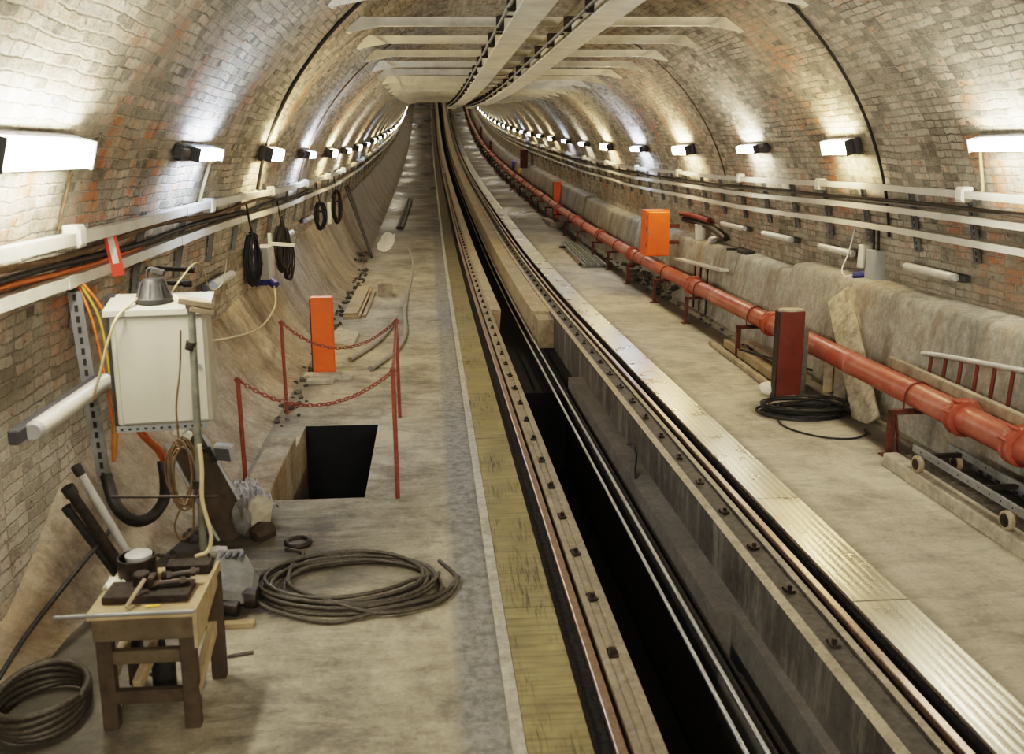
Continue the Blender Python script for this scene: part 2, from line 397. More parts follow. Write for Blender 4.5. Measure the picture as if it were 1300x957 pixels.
M['yelc'] = mk('dull yellow sheath', (.36, .27, .05), .15, 10, .5)
M['redc'] = mk('red barrier paint', (.235, .066, .044), .25, 30, .5, 0, .1, (.16, .05, .035), .6, 14)
M['creamc'] = mk('cream cable sheath', (.52, .44, .27), .12, 10, .5)
M['whitec'] = mk('white cable sheath', (.8, .8, .8), .06, 10, .5)
M['greybox'] = mk('grey plastic enclosure', (.36, .37, .36), .1, 6, .5, 0, .03)
M['blue'] = mk('blue plug plastic', (.03, .035, .16), .2, 6, .4)
M['blueb'] = mk('bright blue sheet', (.10, .14, .6), .2, 6, .5)
M['yel'] = mk('yellow paint', (.75, .52, .05), .15, 8, .5)
M['plastic'] = mk('crumpled silver sheet', (.50, .49, .50), .6, 20, .3, .2, .8)
M['machine'] = mk('grey cast housing', (.19, .19, .18), .3, 14, .5, .1, .1, (.15, .14, .12), .5)
M['stone'] = mk('pale broken concrete', (.44, .40, .31), .3, 14, .85, 0, .4, (.2, .18, .15), .5)
M['powder'] = mk('white cement powder', (.78, .75, .68), .15, 14, .9, 0, .3)
M['rubble'] = mk('dark rubble', (.10, .09, .075), .6, 18, .9, 0, .4)
M['rag'] = mk('white rag', (.80, .77, .68), .1, 20, .8, 0, .2)
M['glass'] = mk('smoked lamp glass', (.12, .12, .13), .1, 6, .15)
M['paintred'] = mk('tag red', (.72, .09, .06), .1, 6, .45)

# ------------------------------------------------------------------ setting: vault, plinths, floors, pit
def vault(name, v0, v1, nseg, label):
    bm = bmesh.new(); uvl = bm.loops.layers.uv.new('UVMap')
    ys = ylist(Y0, Y1, .5)
    def pt(v, y):   # v = metres along the section from the foot of the pipe-side wall
        if v < ZC: x, z, nx, nz = XC+RR, v, -1, 0
        elif v < ZC+math.pi*RR:
            a = (v-ZC)/RR; x, z = XC+RR*math.cos(a), ZC+RR*math.sin(a); nx, nz = -math.cos(a), -math.sin(a)
        else: x, z, nx, nz = XC-RR, ZC-(v-ZC-math.pi*RR), 1, 0
        d = .018*noise.noise(Vector((v*.55, y*.55, 3)))+.01*noise.noise(Vector((v*1.7, y*1.7, 8)))
        return Vector((x+nx*d, y, z+nz*d+zf(y)))
    vs = [v0+(v1-v0)*i/nseg for i in range(nseg+1)]
    G = [[bm.verts.new(pt(v, y)) for v in vs] for y in ys]
    for j in range(len(ys)-1):
        for i in range(nseg):
            f = bm.faces.new((G[j][i], G[j][i+1], G[j+1][i+1], G[j+1][i])); f.smooth = True
            for lp, (vv, yy) in zip(f.loops, ((vs[i], ys[j]), (vs[i+1], ys[j]), (vs[i+1], ys[j+1]), (vs[i], ys[j+1]))): lp[uvl].uv = (yy, vv)
    me = bpy.data.meshes.new(name); bm.to_mesh(me); bm.free(); me.materials.append(M['brick'])
    o = bpy.data.objects.new(name, me); COL.objects.link(o); return struct(o, label, 'wall' if 'wall' in name else 'ceiling')
VT = 2*ZC+math.pi*RR
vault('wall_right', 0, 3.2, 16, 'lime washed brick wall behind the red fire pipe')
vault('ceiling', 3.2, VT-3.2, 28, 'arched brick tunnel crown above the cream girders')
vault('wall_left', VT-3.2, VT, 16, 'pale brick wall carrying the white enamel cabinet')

def lerp_tab(T, y):
    if y <= T[0][0]: return T[0][1]
    for (a, b), (c, d) in zip(T, T[1:]):
        if y <= c: return b+(d-b)*(y-a)/(c-a)
    return T[-1][1]
def skirtL():
    mb = MB(); ys = ylist(Y0, Y1, .4)
    prof = [i/12 for i in range(13)]
    G = []
    for y in ys:
        k = min(1, max(0, (y-4.2)/2.3)); k = k*k*(3-2*k); b = -1.88+(.43)*k
        top = lerp_tab(((4.2, .10), (4.7, .22), (5.1, .5), (7, .7), (9, .78), (12, .9), (16, 1.1), (22, 1.2)), y)+.07*noise.noise(Vector((y*.9, 2, 0)))
        row = []
        for t in prof:
            x = b+(-2.135-b)*(t**.62)+.03*noise.noise(Vector((y*.9, t*2, 5)))*(1-t)
            row.append(mb.bm.verts.new((x, y, t*top+zf(y))))
        row.append(mb.bm.verts.new((-2.3, y, top+.05+zf(y))))
        G.append(row)
    for a, b in zip(G, G[1:]):
        for i in range(len(a)-1): mb._face((a[i], a[i+1], b[i+1], b[i]))
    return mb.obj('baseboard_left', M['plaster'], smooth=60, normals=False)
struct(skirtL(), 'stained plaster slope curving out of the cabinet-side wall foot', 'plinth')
def skirtX(y, t):   # cabinet-side plaster surface
    k = min(1, max(0, (y-4.2)/2.3)); k = k*k*(3-2*k); b = -1.88+.43*k
    return b+(-2.135-b)*(max(0, t)**.62)
mb = MB()
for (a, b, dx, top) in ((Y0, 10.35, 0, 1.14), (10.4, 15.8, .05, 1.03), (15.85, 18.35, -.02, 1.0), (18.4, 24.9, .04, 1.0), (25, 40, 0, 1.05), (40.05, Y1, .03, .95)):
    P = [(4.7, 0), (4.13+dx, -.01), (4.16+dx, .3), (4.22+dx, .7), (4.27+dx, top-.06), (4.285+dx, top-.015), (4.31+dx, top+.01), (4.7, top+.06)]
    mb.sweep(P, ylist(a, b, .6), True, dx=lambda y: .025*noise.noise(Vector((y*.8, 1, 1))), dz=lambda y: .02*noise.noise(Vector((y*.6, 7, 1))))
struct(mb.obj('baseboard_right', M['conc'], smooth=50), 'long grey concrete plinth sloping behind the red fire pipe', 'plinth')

HX0, HX1, HY0, HY1 = -1.15, -.50, 6.2, 8.0
mb = MB()
mb.sweep([(.30, 0), (-2.3, 0)], ylist(Y0, HY0), False); mb.sweep([(HX0, 0), (-2.3, 0)], [HY0, HY1], False)
mb.sweep([(.632, -.022), (.30, -.022)], ylist(Y0, Y1), False); mb.sweep([(.30, 0), (HX1, 0)], [HY0, HY1], False); mb.sweep([(.30, 0), (-2.3, 0)], ylist(HY1, Y1), False)
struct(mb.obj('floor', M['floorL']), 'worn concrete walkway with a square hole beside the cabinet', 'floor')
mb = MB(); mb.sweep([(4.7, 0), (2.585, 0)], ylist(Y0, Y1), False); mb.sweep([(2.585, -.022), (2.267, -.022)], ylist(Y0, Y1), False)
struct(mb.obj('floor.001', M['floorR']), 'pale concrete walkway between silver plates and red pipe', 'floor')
mb = MB()
for (a, b) in (((HX0, HY0), (HX0, HY1)), ((HX0, HY1), (HX1, HY1)), ((HX1, HY1), (HX1, HY0)), ((HX1, HY0), (HX0, HY0))):
    mb.mi = 2 if a[0] == b[0] == HX0 else 1  # wallward face left pale as lit, the others painted black as shade
    vs = [mb.bm.verts.new(p) for p in ((*a, 0), (*b, 0), (*b, -1.7), (*a, -1.7))]; mb._face(vs)
vs = [mb.bm.verts.new(p) for p in ((HX0, HY0, -1.7), (HX1, HY0, -1.7), (HX1, HY1, -1.7), (HX0, HY1, -1.7))]; mb._face(vs)
struct(mb.obj('trim_1', [M['pitc'], M['black'], M['plaster']], normals=False), 'concrete lining of the square floor hole, its shade painted black', 'pit lining')
mb = MB(); mb.sweep([(.300, -.1), (.300, .012), (.357, .012), (.357, -.1)], ylist(Y0, Y1), True)
struct(mb.obj('trim_2', M['kerb']), 'thin pale kerb line beside the ochre plates', 'kerb')
mb = MB()   # left trough, rail seat, bolted beam and pit wall
mb.sweep([(.632, -.02), (.632, -.045), (.735, -.05), (.735, -.11), (.81, -.11)], ylist(Y0, Y1), False)
mb.sweep([(2.10, -.12), (2.267, -.11), (2.267, -.01)], ylist(Y0, Y1), False)
struct(mb.obj('trim_3', M['ballast'], normals=False), 'black ballast troughs alongside the two running rails', 'ballast')
def sheet(name, prof, ys, m, label, cat='track bed'):
    mb = MB(); mb.sweep(prof, ys, False); return struct(mb.obj(name, m, normals=False), label, cat)
mb = MB(); mb.sweep([(.80, -.12), (.80, -.008), (.833, -.004), (.833, -.014), (.885, -.014), (.885, -.004), (.938, -.008), (.938, -.5), (.80, -.5)], ylist(Y0, Y1), True)
struct(mb.obj('trim_4', M['plate']), 'dusty bolted rail beam beside the brown rail at the ochre plates', 'track bed')
mb = MB(); mb.sweep([(1.862, -.7), (1.862, -.002), (1.925, -.002), (1.925, -.02), (2.06, -.02), (2.06, -.004), (2.10, -.004), (2.10, -.7)], ylist(Y0, Y1), True); 
o = mb.obj('trim_5', [M['face'], M['beamtop'], M['oily']])
for p in o.data.polygons:
    c = p.center
    if abs(p.normal.z) > .8 and -.03 < c.z-zf(c.y) < 0.01: p.material_index = 2 if 1.93 < c.x < 2.05 else 1
struct(o, 'streaked concrete rail beam with dark bolted top beside the pit', 'track bed')
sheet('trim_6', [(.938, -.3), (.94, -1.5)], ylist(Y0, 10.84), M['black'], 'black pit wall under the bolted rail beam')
mb = MB(); mb.bb((1.69, 4.95, -.9), (1.868, 10.9, -.32)); mb.bb((1.66, 1, -.9), (1.80, 4.75, -.62)); mb.bb((1.80, -8, -1.5), (1.87, 10.9, -.33))
struct(mb.obj('trim_7', M['ledge']), 'grey concrete ledges stepping down inside the pit', 'ledge')
mb = MB(); mb.bb((1.668, -8, -1.45), (1.685, 10.9, -.45)); mb.bb((1.63, -8, -.50), (1.645, 10.9, -.45))
struct(mb.obj('trim_8', M['oily']), 'oily steel channel running below the pit ledge', 'channel')
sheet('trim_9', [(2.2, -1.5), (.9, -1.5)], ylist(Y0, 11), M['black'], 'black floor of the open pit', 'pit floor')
mb = MB(); mb.bb((-3, Y1-.3, zf(Y1)-3), (5.5, Y1, zf(Y1)+6))  # black panel added to stop sky light leaking in past the tunnel end
struct(mb.obj('end_blackout', M['black']), 'added black panel closing the far end of the tunnel', 'wall')
mb = MB()
mb.sweep([(.93, -.5), (1.07, -.5), (1.105, -.012), (.93, -.012)], ylist(14.2, Y1), True)
struct(mb.obj('trim_10', M['slab']), 'dusty slab filling the track beside the slot', 'track slab')
mb = MB(); mb.sweep([(1.583, -.6), (1.583, -.012), (1.864, -.012), (1.864, -.6)], ylist(14.0, Y1), True)
mb.bb((1.62, 14.3, -.5), (1.86, 14.0-.5, -.06))
struct(mb.obj('trim_11', M['slab']), 'dusty slab between slot and streaked rail beam', 'track slab')
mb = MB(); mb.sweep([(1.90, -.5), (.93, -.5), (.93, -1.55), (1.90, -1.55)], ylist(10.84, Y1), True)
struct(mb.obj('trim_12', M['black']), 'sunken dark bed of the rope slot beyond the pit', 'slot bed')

# cover plates (each lifts out)
def plates(nm, mat, x0, x1, start, pitch, n, what, where):
    mb = MB(); mb.box(((x1-x0)/2, pitch/2, -.003), (x1-x0, pitch-.009, .028), bev=.003)
    if nm == 'ochre_cover_plate':
        for k in (.25, .75): mb.cyl(((x1-x0)*k, .06, .0105), ((x1-x0)*k, .06, .0118), .008, n=8)
    p0 = mb.obj(nm, mat)
    for i in range(n):
        y = start+pitch*i
        o = p0 if i == 0 else copy_tree(p0)
        o.location = (x0, y, zf(y)); o.rotation_euler.x = math.atan2(zf(y+pitch)-zf(y), pitch)
        if i < 14: tag(o, f'{what}, {ORD[i]} up the slope from the bottom of the picture', 'cover plate', f'{what}s', 'thing')
        else: tag(o, f'{what}, small and dim far up the {where} row', 'cover plate', f'{what}s far up', 'thing')
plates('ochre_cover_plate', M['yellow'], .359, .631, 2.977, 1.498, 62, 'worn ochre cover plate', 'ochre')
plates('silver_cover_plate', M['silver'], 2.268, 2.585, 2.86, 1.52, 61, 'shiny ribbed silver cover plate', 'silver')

# running rails with clips, haulage ropes
def rail(x, label, clipx, lx):
    t = thing('running_rail', label, 'rail', (x, 0, 0))
    mb = MB(); mb.sweep([(x-.023, -.03), (x-.023, -.004), (x-.017, 0), (x+.017, 0), (x+.023, -.004), (x+.023, -.03), (x+.008, -.045), (x+.008, -.095), (x+.05, -.11), (x-.05, -.11), (x-.008, -.095), (x-.008, -.045)], ylist(Y0, Y1), True)
    mb.obj('rail_bar', M['rail'], t)
    p = None
    for i in range(80):
        y = 4.0+.578*i
        if p is None:
            c = MB(); c.box((0, 0, .008), (.05, .06, .018), bev=.004); c.cyl((0, 0, .01), (0, 0, .042), .014, n=6); c.box((.0, .025, .008), (.03, .05, .02), rot=(0, 0, .5))
            p = c.obj('rail_clip', M['steel']); o = p
        else: o = p.copy(); COL.objects.link(o)
        o.parent = t; o.location = (clipx-x, y, zf(y)-lx); o.rotation_euler.z = .3*math.sin(i*7.1)
rail(.749, 'brown running rail close beside the ochre plates', .862, .014)
rail(2.168, 'brown running rail close beside the silver plates', 1.992, .02)
for x, l in ((1.43, 'taut haulage rope, the one closer to the ochre plates'), (1.53, 'taut haulage rope, the one closer to the silver plates')):
    mb = MB(); mb.tube([(x, y, zf(y)-.34) for y in ylist(Y0, Y1)], .0135, 10)
    tag(mb.obj('haulage_rope', M['rope'], smooth=60), l, 'rope', 'haulage ropes in the slot')

# ------------------------------------------------------------------ roof steel
def cross_girder():
    t = thing('cross_girder', '', 'girder', kind='thing')
    mb = MB(); L = 1.94
    mb.box((0, 0, .05), (2*L, .02, .075)); mb.box((0, .022, .088), (2*L, .07, .010)); mb.box((0, .022, .012), (2*L, .07, .010))
    mb.obj('girder_bar', M['cream'], t)
    for s in (-1, 1):
        b = MB()
        b.prism([(s*(L-.22), -.032, -.004), (s*(L-.06), -.032, .10), (s*(L+.02), -.032, .09), (s*(L+.14), -.032, -.055), (s*(L+.10), -.032, -.06)], (0, .012, 0))
        b.prism([(s*(L-.06), -.03, .10), (s*(L+.02), -.03, .09), (s*(L+.14), -.03, -.055), (s*(L+.10), -.03, -.06)], (0, .13, 0))
        b.obj('end_bracket', M['cream'], t)
    return t
g0 = cross_girder()
for i in range(30):
    y = 8.35+1.5*i-(.18 if i == 0 else 0)
    o = g0 if i == 0 else copy_tree(g0)
    o.location = (XC+.03, y, 3.715+zf(y)); o.rotation_euler = (slope(y), 0, R_(-5.5))
    if i < 16: o['label'] = f'cream cross girder under the arch, {ORD[i]} from the top of the picture'
    else: o['label'] = 'cream cross girder far up the tunnel where girders close up'
    o['group'] = 'cross girders under the arch' if i < 16 else 'distant cross girders'
    o['category'] = 'girder'
def crane_girder(x, label):
    t = thing('lifting_girder', label, 'girder', (x, 0, 3.5), 'lengthwise girders under the arch', 'thing')
    ys = ylist(-2, 31.5, .75); z = 3.465
    mb = MB(); mb.sweep([(x-.12, z), (x+.12, z), (x+.12, z+.018), (x+.012, z+.024), (x+.012, z+.20), (x+.10, z+.206), (x+.10, z+.222), (x-.10, z+.222), (x-.10, z+.206), (x-.012, z+.20), (x-.012, z+.024), (x-.12, z+.018)], ys, True)
    mb.obj('girder_bar', M['cream'], t)
    mb = MB(); mb.tube([(x-.17, y, z+.06+zf(y)) for y in ys], .016, 8); mb.obj('conductor_bar', M['gunmetal'], t, smooth=60)
    for k in range(22):
        y = 6.2+1.15*k
        c = MB(); c.box((x-.15, y, z+.09+zf(y)), (.07, .05, .13), bev=.008); c.box((x-.08, y, z+.15+zf(y)), (.16, .03, .02)); c.obj('hanger_clamp', M['steel'], t)
    c = MB(); c.box((x, 31.52, z+.1+zf(31.5)), (.28, .02, .26)); c.obj('end_stop', M['cream'], t)
crane_girder(.81, 'long cream girder with a black conductor bar, above the rope slot')
crane_girder(1.42, 'long cream girder with bright lamp glints, above the silver-plate side rail')

# ------------------------------------------------------------------ lamps
def lamp(wide, glow):
    t = thing('bulkhead_lamp', '', 'lamp')
    mb = MB(); h = .135 if wide else .09
    k = -.05 if wide else -.12
    mb.box((.03, k, 0), (.06, .78-2*k, h+.03), bev=.012); [mb.box((.05, -.36+2*k, 0), (.08, .2, h*.8), bev=.015) for _ in range(0 if wide else 1)]
    mb.obj('lamp_housing', M['dark'], t)
    d = MB(); w = .065 if wide else .06
    b = bmesh.new(); bmesh.ops.create_cube(b, size=1)
    for v in b.verts: v.co = Vector((v.co.x*w, v.co.y*.76, v.co.z*h))
    bmesh.ops.bevel(b, geom=b.edges[:], offset=.028 if wide else .032, segments=2, affect='EDGES', profile=.5)
    d._merge(b, Matrix.Translation((.075+w/2, .0, 0)))
    d.obj('lamp_diffuser', M[glow], t, smooth=50)
    for y in (-.395, .395):
        c = MB(); c.box((.075, y, 0), (.09+w*.5, .012, h+.016), bev=.004); c.obj('end_cap', M['dark'], t)
    return t
protos = {}
def put_lamp(kind, glow, side, y, z, i):
    k = (kind, glow+('f' if i > 5 else ''))
    if k not in protos: protos[k] = lamp(kind == 'wide', k[1]); o = protos[k]
    else: o = copy_tree(protos[k])
    x = wl(z) if side < 0 else wr(z)
    a = math.asin((z-ZC)/RR)
    o.location = (x-side*.03, y, z+zf(y)); ls = {(-1, 0): 1.28, (1, 1): .72, (1, 2): .82}.get((side, i), 1)
    if side < 0: o.rotation_euler = Euler((slope(y), a*.6, 0)); o.scale = (1, ls, 1)
    else:
        o.rotation_euler = (Matrix.Rotation(slope(y), 3, 'X') @ Matrix.Rotation(-a*.6, 3, 'Y') @ Matrix.Diagonal((-1, 1, 1))).to_euler()
        o.rotation_euler = (slope(y), -a*.6, 0); o.scale = (-1, ls, 1)
    wall = 'cabinet-side wall' if side < 0 else 'pipe-side wall'
    col = {'warm': 'warm', 'white': 'white', 'cool': 'bluish'}[glow]
    shape = 'broad' if kind == 'wide' else 'slim'
    if i < 8: o['label'] = f'{shape} {col} lit lamp on the {wall}, {ORD[i]} from the bottom of the slope'; o['group'] = f'lamps on the {wall}'
    else: o['label'] = f'tiny {shape} {col} lit lamp far along the {wall}'; o['group'] = f'distant {shape} {col} lamps on the {wall}'
    o['category'] = 'lamp'
LY = [4.37, 7.45, 10.65, 13.85, 17.05, 20.25]+[23.45+3.3*k for k in range(26)]
RY = [6.27, 9.0, 11.62, 14.78, 18.03, 21.3]+[24.5+3.2*k for k in range(26)]
LK = [('wide', 'white'), ('thin', 'cool'), ('wide', 'warm'), ('thin', 'cool'), ('wide', 'warm'), ('thin', 'white')]
RK = [('thin', 'white'), ('wide', 'warm'), ('thin', 'white'), ('wide', 'warm'), ('thin', 'cool'), ('wide', 'warm'), ('thin', 'white')]
for i, y in enumerate(LY): k = LK[i] if i < 6 else (('wide', 'warm'), ('thin', 'white'), ('wide', 'warm'), ('thin', 'cool'))[i % 4]; put_lamp(*k, -1, y, 2.43, i)
for i, y in enumerate(RY): k = RK[i] if i < 7 else (('wide', 'warm'), ('thin', 'white'), ('wide', 'warm'), ('thin', 'cool'))[i % 4]; put_lamp(*k, 1, y, 2.50, i)
# unseen area lamps added behind the viewer to fill the near end
for i, (x, y, z) in enumerate(((-1.6, -1.6, 3.0), (4.0, -1.2, 3.0), (1.2, -4.5, 4.0))):
    L = bpy.data.lights.new('near_fill_light', 'AREA'); L.shape = 'RECTANGLE'; L.size = 1.6; L.size_y = .5; L.energy = (45, 120, 220)[i]; L.color = (1, .93, .80)
    o = bpy.data.objects.new('near_fill_light', L); COL.objects.link(o); o.location = (x, y, z)
    o.rotation_euler = (Vector((1.2, 6, .8))-Vector((x, y, z))).to_track_quat('-Z', 'Y').to_euler()

# ------------------------------------------------------------------ trunking and brackets
def trunking(side, z, h, boxes, label, lamps, boxz=.0, name='cable_trunking'):
    x0 = (wl(z) if side < 0 else wr(z)); d = .07
    xa = x0-side*.062; xb = xa-side*d
    t = thing(name, label, 'trunking', (xa, 0, z), 'white trunking runs')
    mb = MB(); mb.sweep([(xa, z-h/2), (xb, z-h/2), (xb, z+h/2), (xa, z+h/2)], ylist(-4, 104, 1), True, dz=lambda y: .012*math.sin(y*.9)*(1 if y < 30 else 0))
    mb.obj('trunking_body', M['trunk'], t)
    p = None
    for i, y in enumerate(lamps[:22]):
        if not boxes: break
        yy = y+boxz
        if p is None:
            c = MB(); c.box((0, 0, 0), (.085, .125, .125), bev=.01); c.box((-side*.045, 0, 0), (.01, .09, .09), bev=.004); p = c.obj('junction_box', M['boxw']); o = p
        else: o = p.copy(); COL.objects.link(o)
        o.parent = t; o.location = ((xa+xb)/2-side*.0-xa, yy, zf(yy)); o.rotation_euler.x = slope(yy)
    for k in range(7):
        y = 5.1+2.3*k
        c = MB(); c.box(((xa+xb)/2, y, z+zf(y)+.012*math.sin(y*.9)), (d+.008, .10, h+.008), bev=.002); c.obj('joint_cover', M['trunk'], t)
trunking(-1, 1.97, .062, True, 'white trunking with square boxes, upper run on cabinet-side wall', LY, .75)
trunking(-1, 1.735, .062, False, 'white trunking, lower run on the cabinet-side wall', LY)
trunking(1, 2.09, .056, True, 'white trunking with square boxes, top run on pipe-side wall', RY, .75)
trunking(1, 1.89, .056, False, 'white trunking, middle run on the pipe-side wall', RY)
trunking(1, 1.70, .056, False, 'white trunking, bottom run on the pipe-side wall', RY)
def bracket(side, ztop, zbot):
    t = MB(); n = 10; w = .05
    for s in (-1, 1): t.bar((0, s*.03, zbot), (0, s*.03, ztop), .03, .006, up=(0, 1, 0))
    t.box((0, 0, (ztop+zbot)/2), (.006, .06, ztop-zbot))
    t.mi = 1
    k = int((ztop-zbot)/.055)
    for i in range(k): t.box((-side*.0045, 0, zbot+.03+i*.055), (.005, .02, .034))
    return t.obj('slotted_bracket', [M['galv'], M['rubber']])
bl = bracket(-1, 2.02, 1.40); br_ = bracket(1, 2.12, 1.52)
for side, b, ys, wname in ((-1, bl, [4.35+1.12*k for k in range(34)], 'cabinet-side'), (1, br_, [5.2+.93*k for k in range(40)], 'pipe-side')):
    for i, y in enumerate(ys):
        o = b if i == 0 else copy_tree(b)
        zc = 1.72 if side < 0 else 1.82
        x = (wl(zc) if side < 0 else wr(zc))
        o.location = (x-side*.035, y, zf(y)); o.rotation_euler = (slope(y), 0, 0)
        # lean with the arch, pivoting about the run height
        a = -side*math.asin(max(0, zc-ZC)/RR)*.9
        o.matrix_basis = Matrix.Translation((x-side*.035, y, zf(y)+zc)) @ Matrix.Rotation(a, 4, 'Y') @ Matrix.Translation((0, 0, -zc))
        if i < 10: tag(o, f'grey slotted bracket behind {wname} trunking, {ORD[i]} up the slope', 'bracket', f'{wname} trunking brackets')
        else: tag(o, f'small grey slotted bracket far along the {wname} trunking', 'bracket', f'distant {wname} trunking brackets')

# cables draped between the runs
def cable(name, pts, r, mat, label, cat='cable', k=6, n=8, group=None):
    mb = MB(); mb.tube(smoothpath(pts, k), r, n); return tag(mb.obj(name, M[mat], smooth=60), label, cat, group)
def bundle(name, z, ys, side, mat, label, r=.018, amp=.03, seed=0):
    x = (wl(z) if side < 0 else wr(z))-side*.06
    cable(name, [(x+.012*math.sin(y*2.3+seed), y, z+amp*math.sin(y*1.7+seed)+zf(y)) for y in ys], r, mat, label)
bundle('power_cable', 1.81, ylist(2.5, 16, .5), -1, 'rubber', 'black power cable sagging between the cabinet-side trunking runs', .02, .012, 0)
bundle('power_cable', 1.78, ylist(2.5, 6.6, .5), -1, 'orangec', 'orange power cable lying above the lower cabinet-side trunking', .015, .015, 1.3)
bundle('power_cable', 1.88, ylist(2.5, 12, .5), -1, 'brown', 'brown power cable draped behind the red and white tag', .018, .02, 2.2)
bundle('power_cable', 1.975, ylist(4, 34, .8), 1, 'cable', 'dark power cable lying under the top pipe-side trunking', .016, .006, .6)
bundle('power_cable', 1.955, ylist(4, 22, .8), 1, 'hose', 'grey power cable resting above the middle pipe-side trunking', .010, .004, 2.6)

def archcable(side, y0, y1, z0, z1, mat, label, r=.014):
    pts = []
    for i in range(15):
        t = i/14; z = z0+(z1-z0)*math.sin(t*math.pi/2)
        x = (wl(z) if side < 0 else wr(z))-side*.035
        pts.append((x, y0+(y1-y0)*t, z))
    cable('arch_cable', pts, r, mat, label, k=2)
archcable(1, 8.50, 7.95, 1.62, 4.1, 'rubber', 'black cable curving over the arch above the grey switch box', .014)
archcable(-1, 10.8, 8.4, 2.02, 4.1, 'rubber', 'black cable curving over the arch from the cabinet-side wall', .02)
archcable(1, 6.85, 6.7, 2.12, 2.46, 'creamc', 'short yellowish cable below the closest pipe-side lamp')
archcable(-1, 5.05, 5.0, 2.0, 2.32, 'brown', 'short thin brown cable on the brick above the tag', .008)
archcable(-1, 8.1, 8.05, 2.0, 2.35, 'creamc', 'thin pale cable below the slim bluish lamp')
archcable(1, 13.2, 12.9, 2.1, 4.0, 'brown', 'thin dark cable on the arch beyond the slim white lamp', .010)
archcable(-1, 14.2, 13.0, 2.0, 4.0, 'brown', 'thin dark cable on the arch beyond the third lamp', .012)

# ------------------------------------------------------------------ unlit tube lamps
def tube_lamp(p, L, r, side, label, base='dark', z_tilt=0):
    t = thing('unlit_tube_lamp', label, 'lamp', p, 'unlit tube lamps on the brick')
    x, y, z = p
    mb = MB(); mb.box((x+side*.03, y-.04, z), (.05, L+.16, r*1.5), bev=.008); mb.obj('lamp_housing', M[base], t)
    mb = MB(); mb.tube([(x-side*.02, y-L/2+L*k/6, z) for k in range(7)], r, 14); 
    mb.obj('tube_cover', M['unlit'], t, smooth=50)
    for s in (-1, 1):
        c = MB(); c.cyl((x-side*.02, y+s*L/2, z), (x-side*.02, y+s*(L/2+.035), z), r*1.04, r*.8, n=14); c.obj('end_cap', M['lampgrey'], t, smooth=50)
    t.rotation_euler.x = z_tilt+slope(y); return t
tube_lamp((-1.86, 4.68, 1.15), .92, .047, -1, 'long unlit white tube lamp on brick beside the white cabinet')
tube_lamp((wl(1.2)+.09, 9.05, 1.2), .85, .045, -1, 'unlit tube lamp on the wall just before the hanging black cables')
tube_lamp((wl(1.22)+.09, 11.3, 1.22), .7, .04, -1, 'unlit tube lamp between the two black hanging cable bundles')
tube_lamp((wl(1.25)+.09, 13.3, 1.28), .8, .04, -1, 'unlit tube lamp beyond the second hanging cable bundle')
tube_lamp((wl(1.3)+.09, 15.6, 1.35), .8, .04, -1, 'unlit tube lamp with a dark end before the leaning planks')
for y0, y1, l in ((7.25, 8.15, 'above the ladder'), (9.15, 10.05, 'beyond the grey switch box'), (10.8, 11.85, 'third from the ladder'), (12.5, 13.6, 'above the narrow shelf plank')):
    tube_lamp((wr(1.38)-.07, (y0+y1)/2, 1.38), y1-y0-.12, .04, 1, f'unlit tube lamp low on the pipe-side brick, {l}')

# ------------------------------------------------------------------ fire pipe
PX, PZ, PR = 3.9, .5, .105
t = thing('fire_pipe', 'thick red fire pipe running up beside the concrete plinth', 'pipe', (PX, 0, PZ))
mb = MB(); mb.tube([(PX, y, PZ+zf(y)) for y in ylist(1, 112, 1)], PR, 24); mb.obj('pipe_run', M['red'], t, smooth=50)
for k, y in enumerate([2.6, 5.45, 6.12, 9.95, 13.1, 17.2]+[20.6+3.4*j for j in range(14)]):
    c = MB(); q = Vector((0, math.cos(slope(y)), math.sin(slope(y)))).to_track_quat('Z', 'Y')
    c.lathe([(PR, -.055), (PR+.03, -.05), (PR+.036, -.03), (PR+.022, -.02), (PR+.022, .02), (PR+.036, .03), (PR+.03, .05), (PR, .055)], (PX, y, PZ+zf(y)), q, 24)
    for s in (-1, 1):
        for a in (.4, 2.0): 
            d = Vector((math.cos(a)*s, 0, math.sin(a)))*(PR+.035); c.cyl(Vector((PX, y-.05, PZ+zf(y)))+d, Vector((PX, y+.05, PZ+zf(y)))+d, .014, n=6)
    c.obj('pipe_coupling', M['red'], t, smooth=40)
for k in range(12):
    y = 7.9+4.1*k
    c = MB(); q = Vector((0, math.cos(slope(y)), math.sin(slope(y)))).to_track_quat('Z', 'Y')
    c.lathe([(PR+.001, -.02), (PR+.007, -.015), (PR+.007, .015), (PR+.001, .02)], (PX, y, PZ+zf(y)), q, 24); c.obj('pipe_band', M['red'], t, smooth=40)
def stand():
    t = thing('pipe_stand', '', 'stand')
    mb = MB(); mb.bar((3.69-PX, 0, 0), (3.69-PX, 0, .39), .05, .05, bev=.004); mb.obj('upright', M['rust'], t)
    mb = MB(); mb.bar((3.665-PX, 0, .372), (4.16-PX, 0, .372), .05, .04, bev=.004); mb.obj('arm', M['rust'], t)
    mb = MB(); q = Vector((0, 1, 0)).to_track_quat('Z', 'Y')
    pts = [(-PR-.012, 0, .36), (-PR-.012, 0, .5)]+[((PR+.010)*math.cos(a), 0, .5+(PR+.010)*math.sin(a)) for a in [math.pi-math.pi*i/12 for i in range(1, 12)]]+[(PR+.012, 0, .5), (PR+.012, 0, .36)]
    mb.tube(pts, .008, 8); mb.obj('pipe_strap', M['redd'], t, smooth=60)
    mb = MB(); mb.box((3.69-PX, 0, .006), (.12, .12, .012)); mb.obj('foot_plate', M['rust'], t)
    return t
s0 = stand()
SY = [6.74, 10.45, 12.7, 14.6, 16.7, 18.6, 20.4, 22.6, 24.8]+[26.9+2.1*k for k in range(26)]
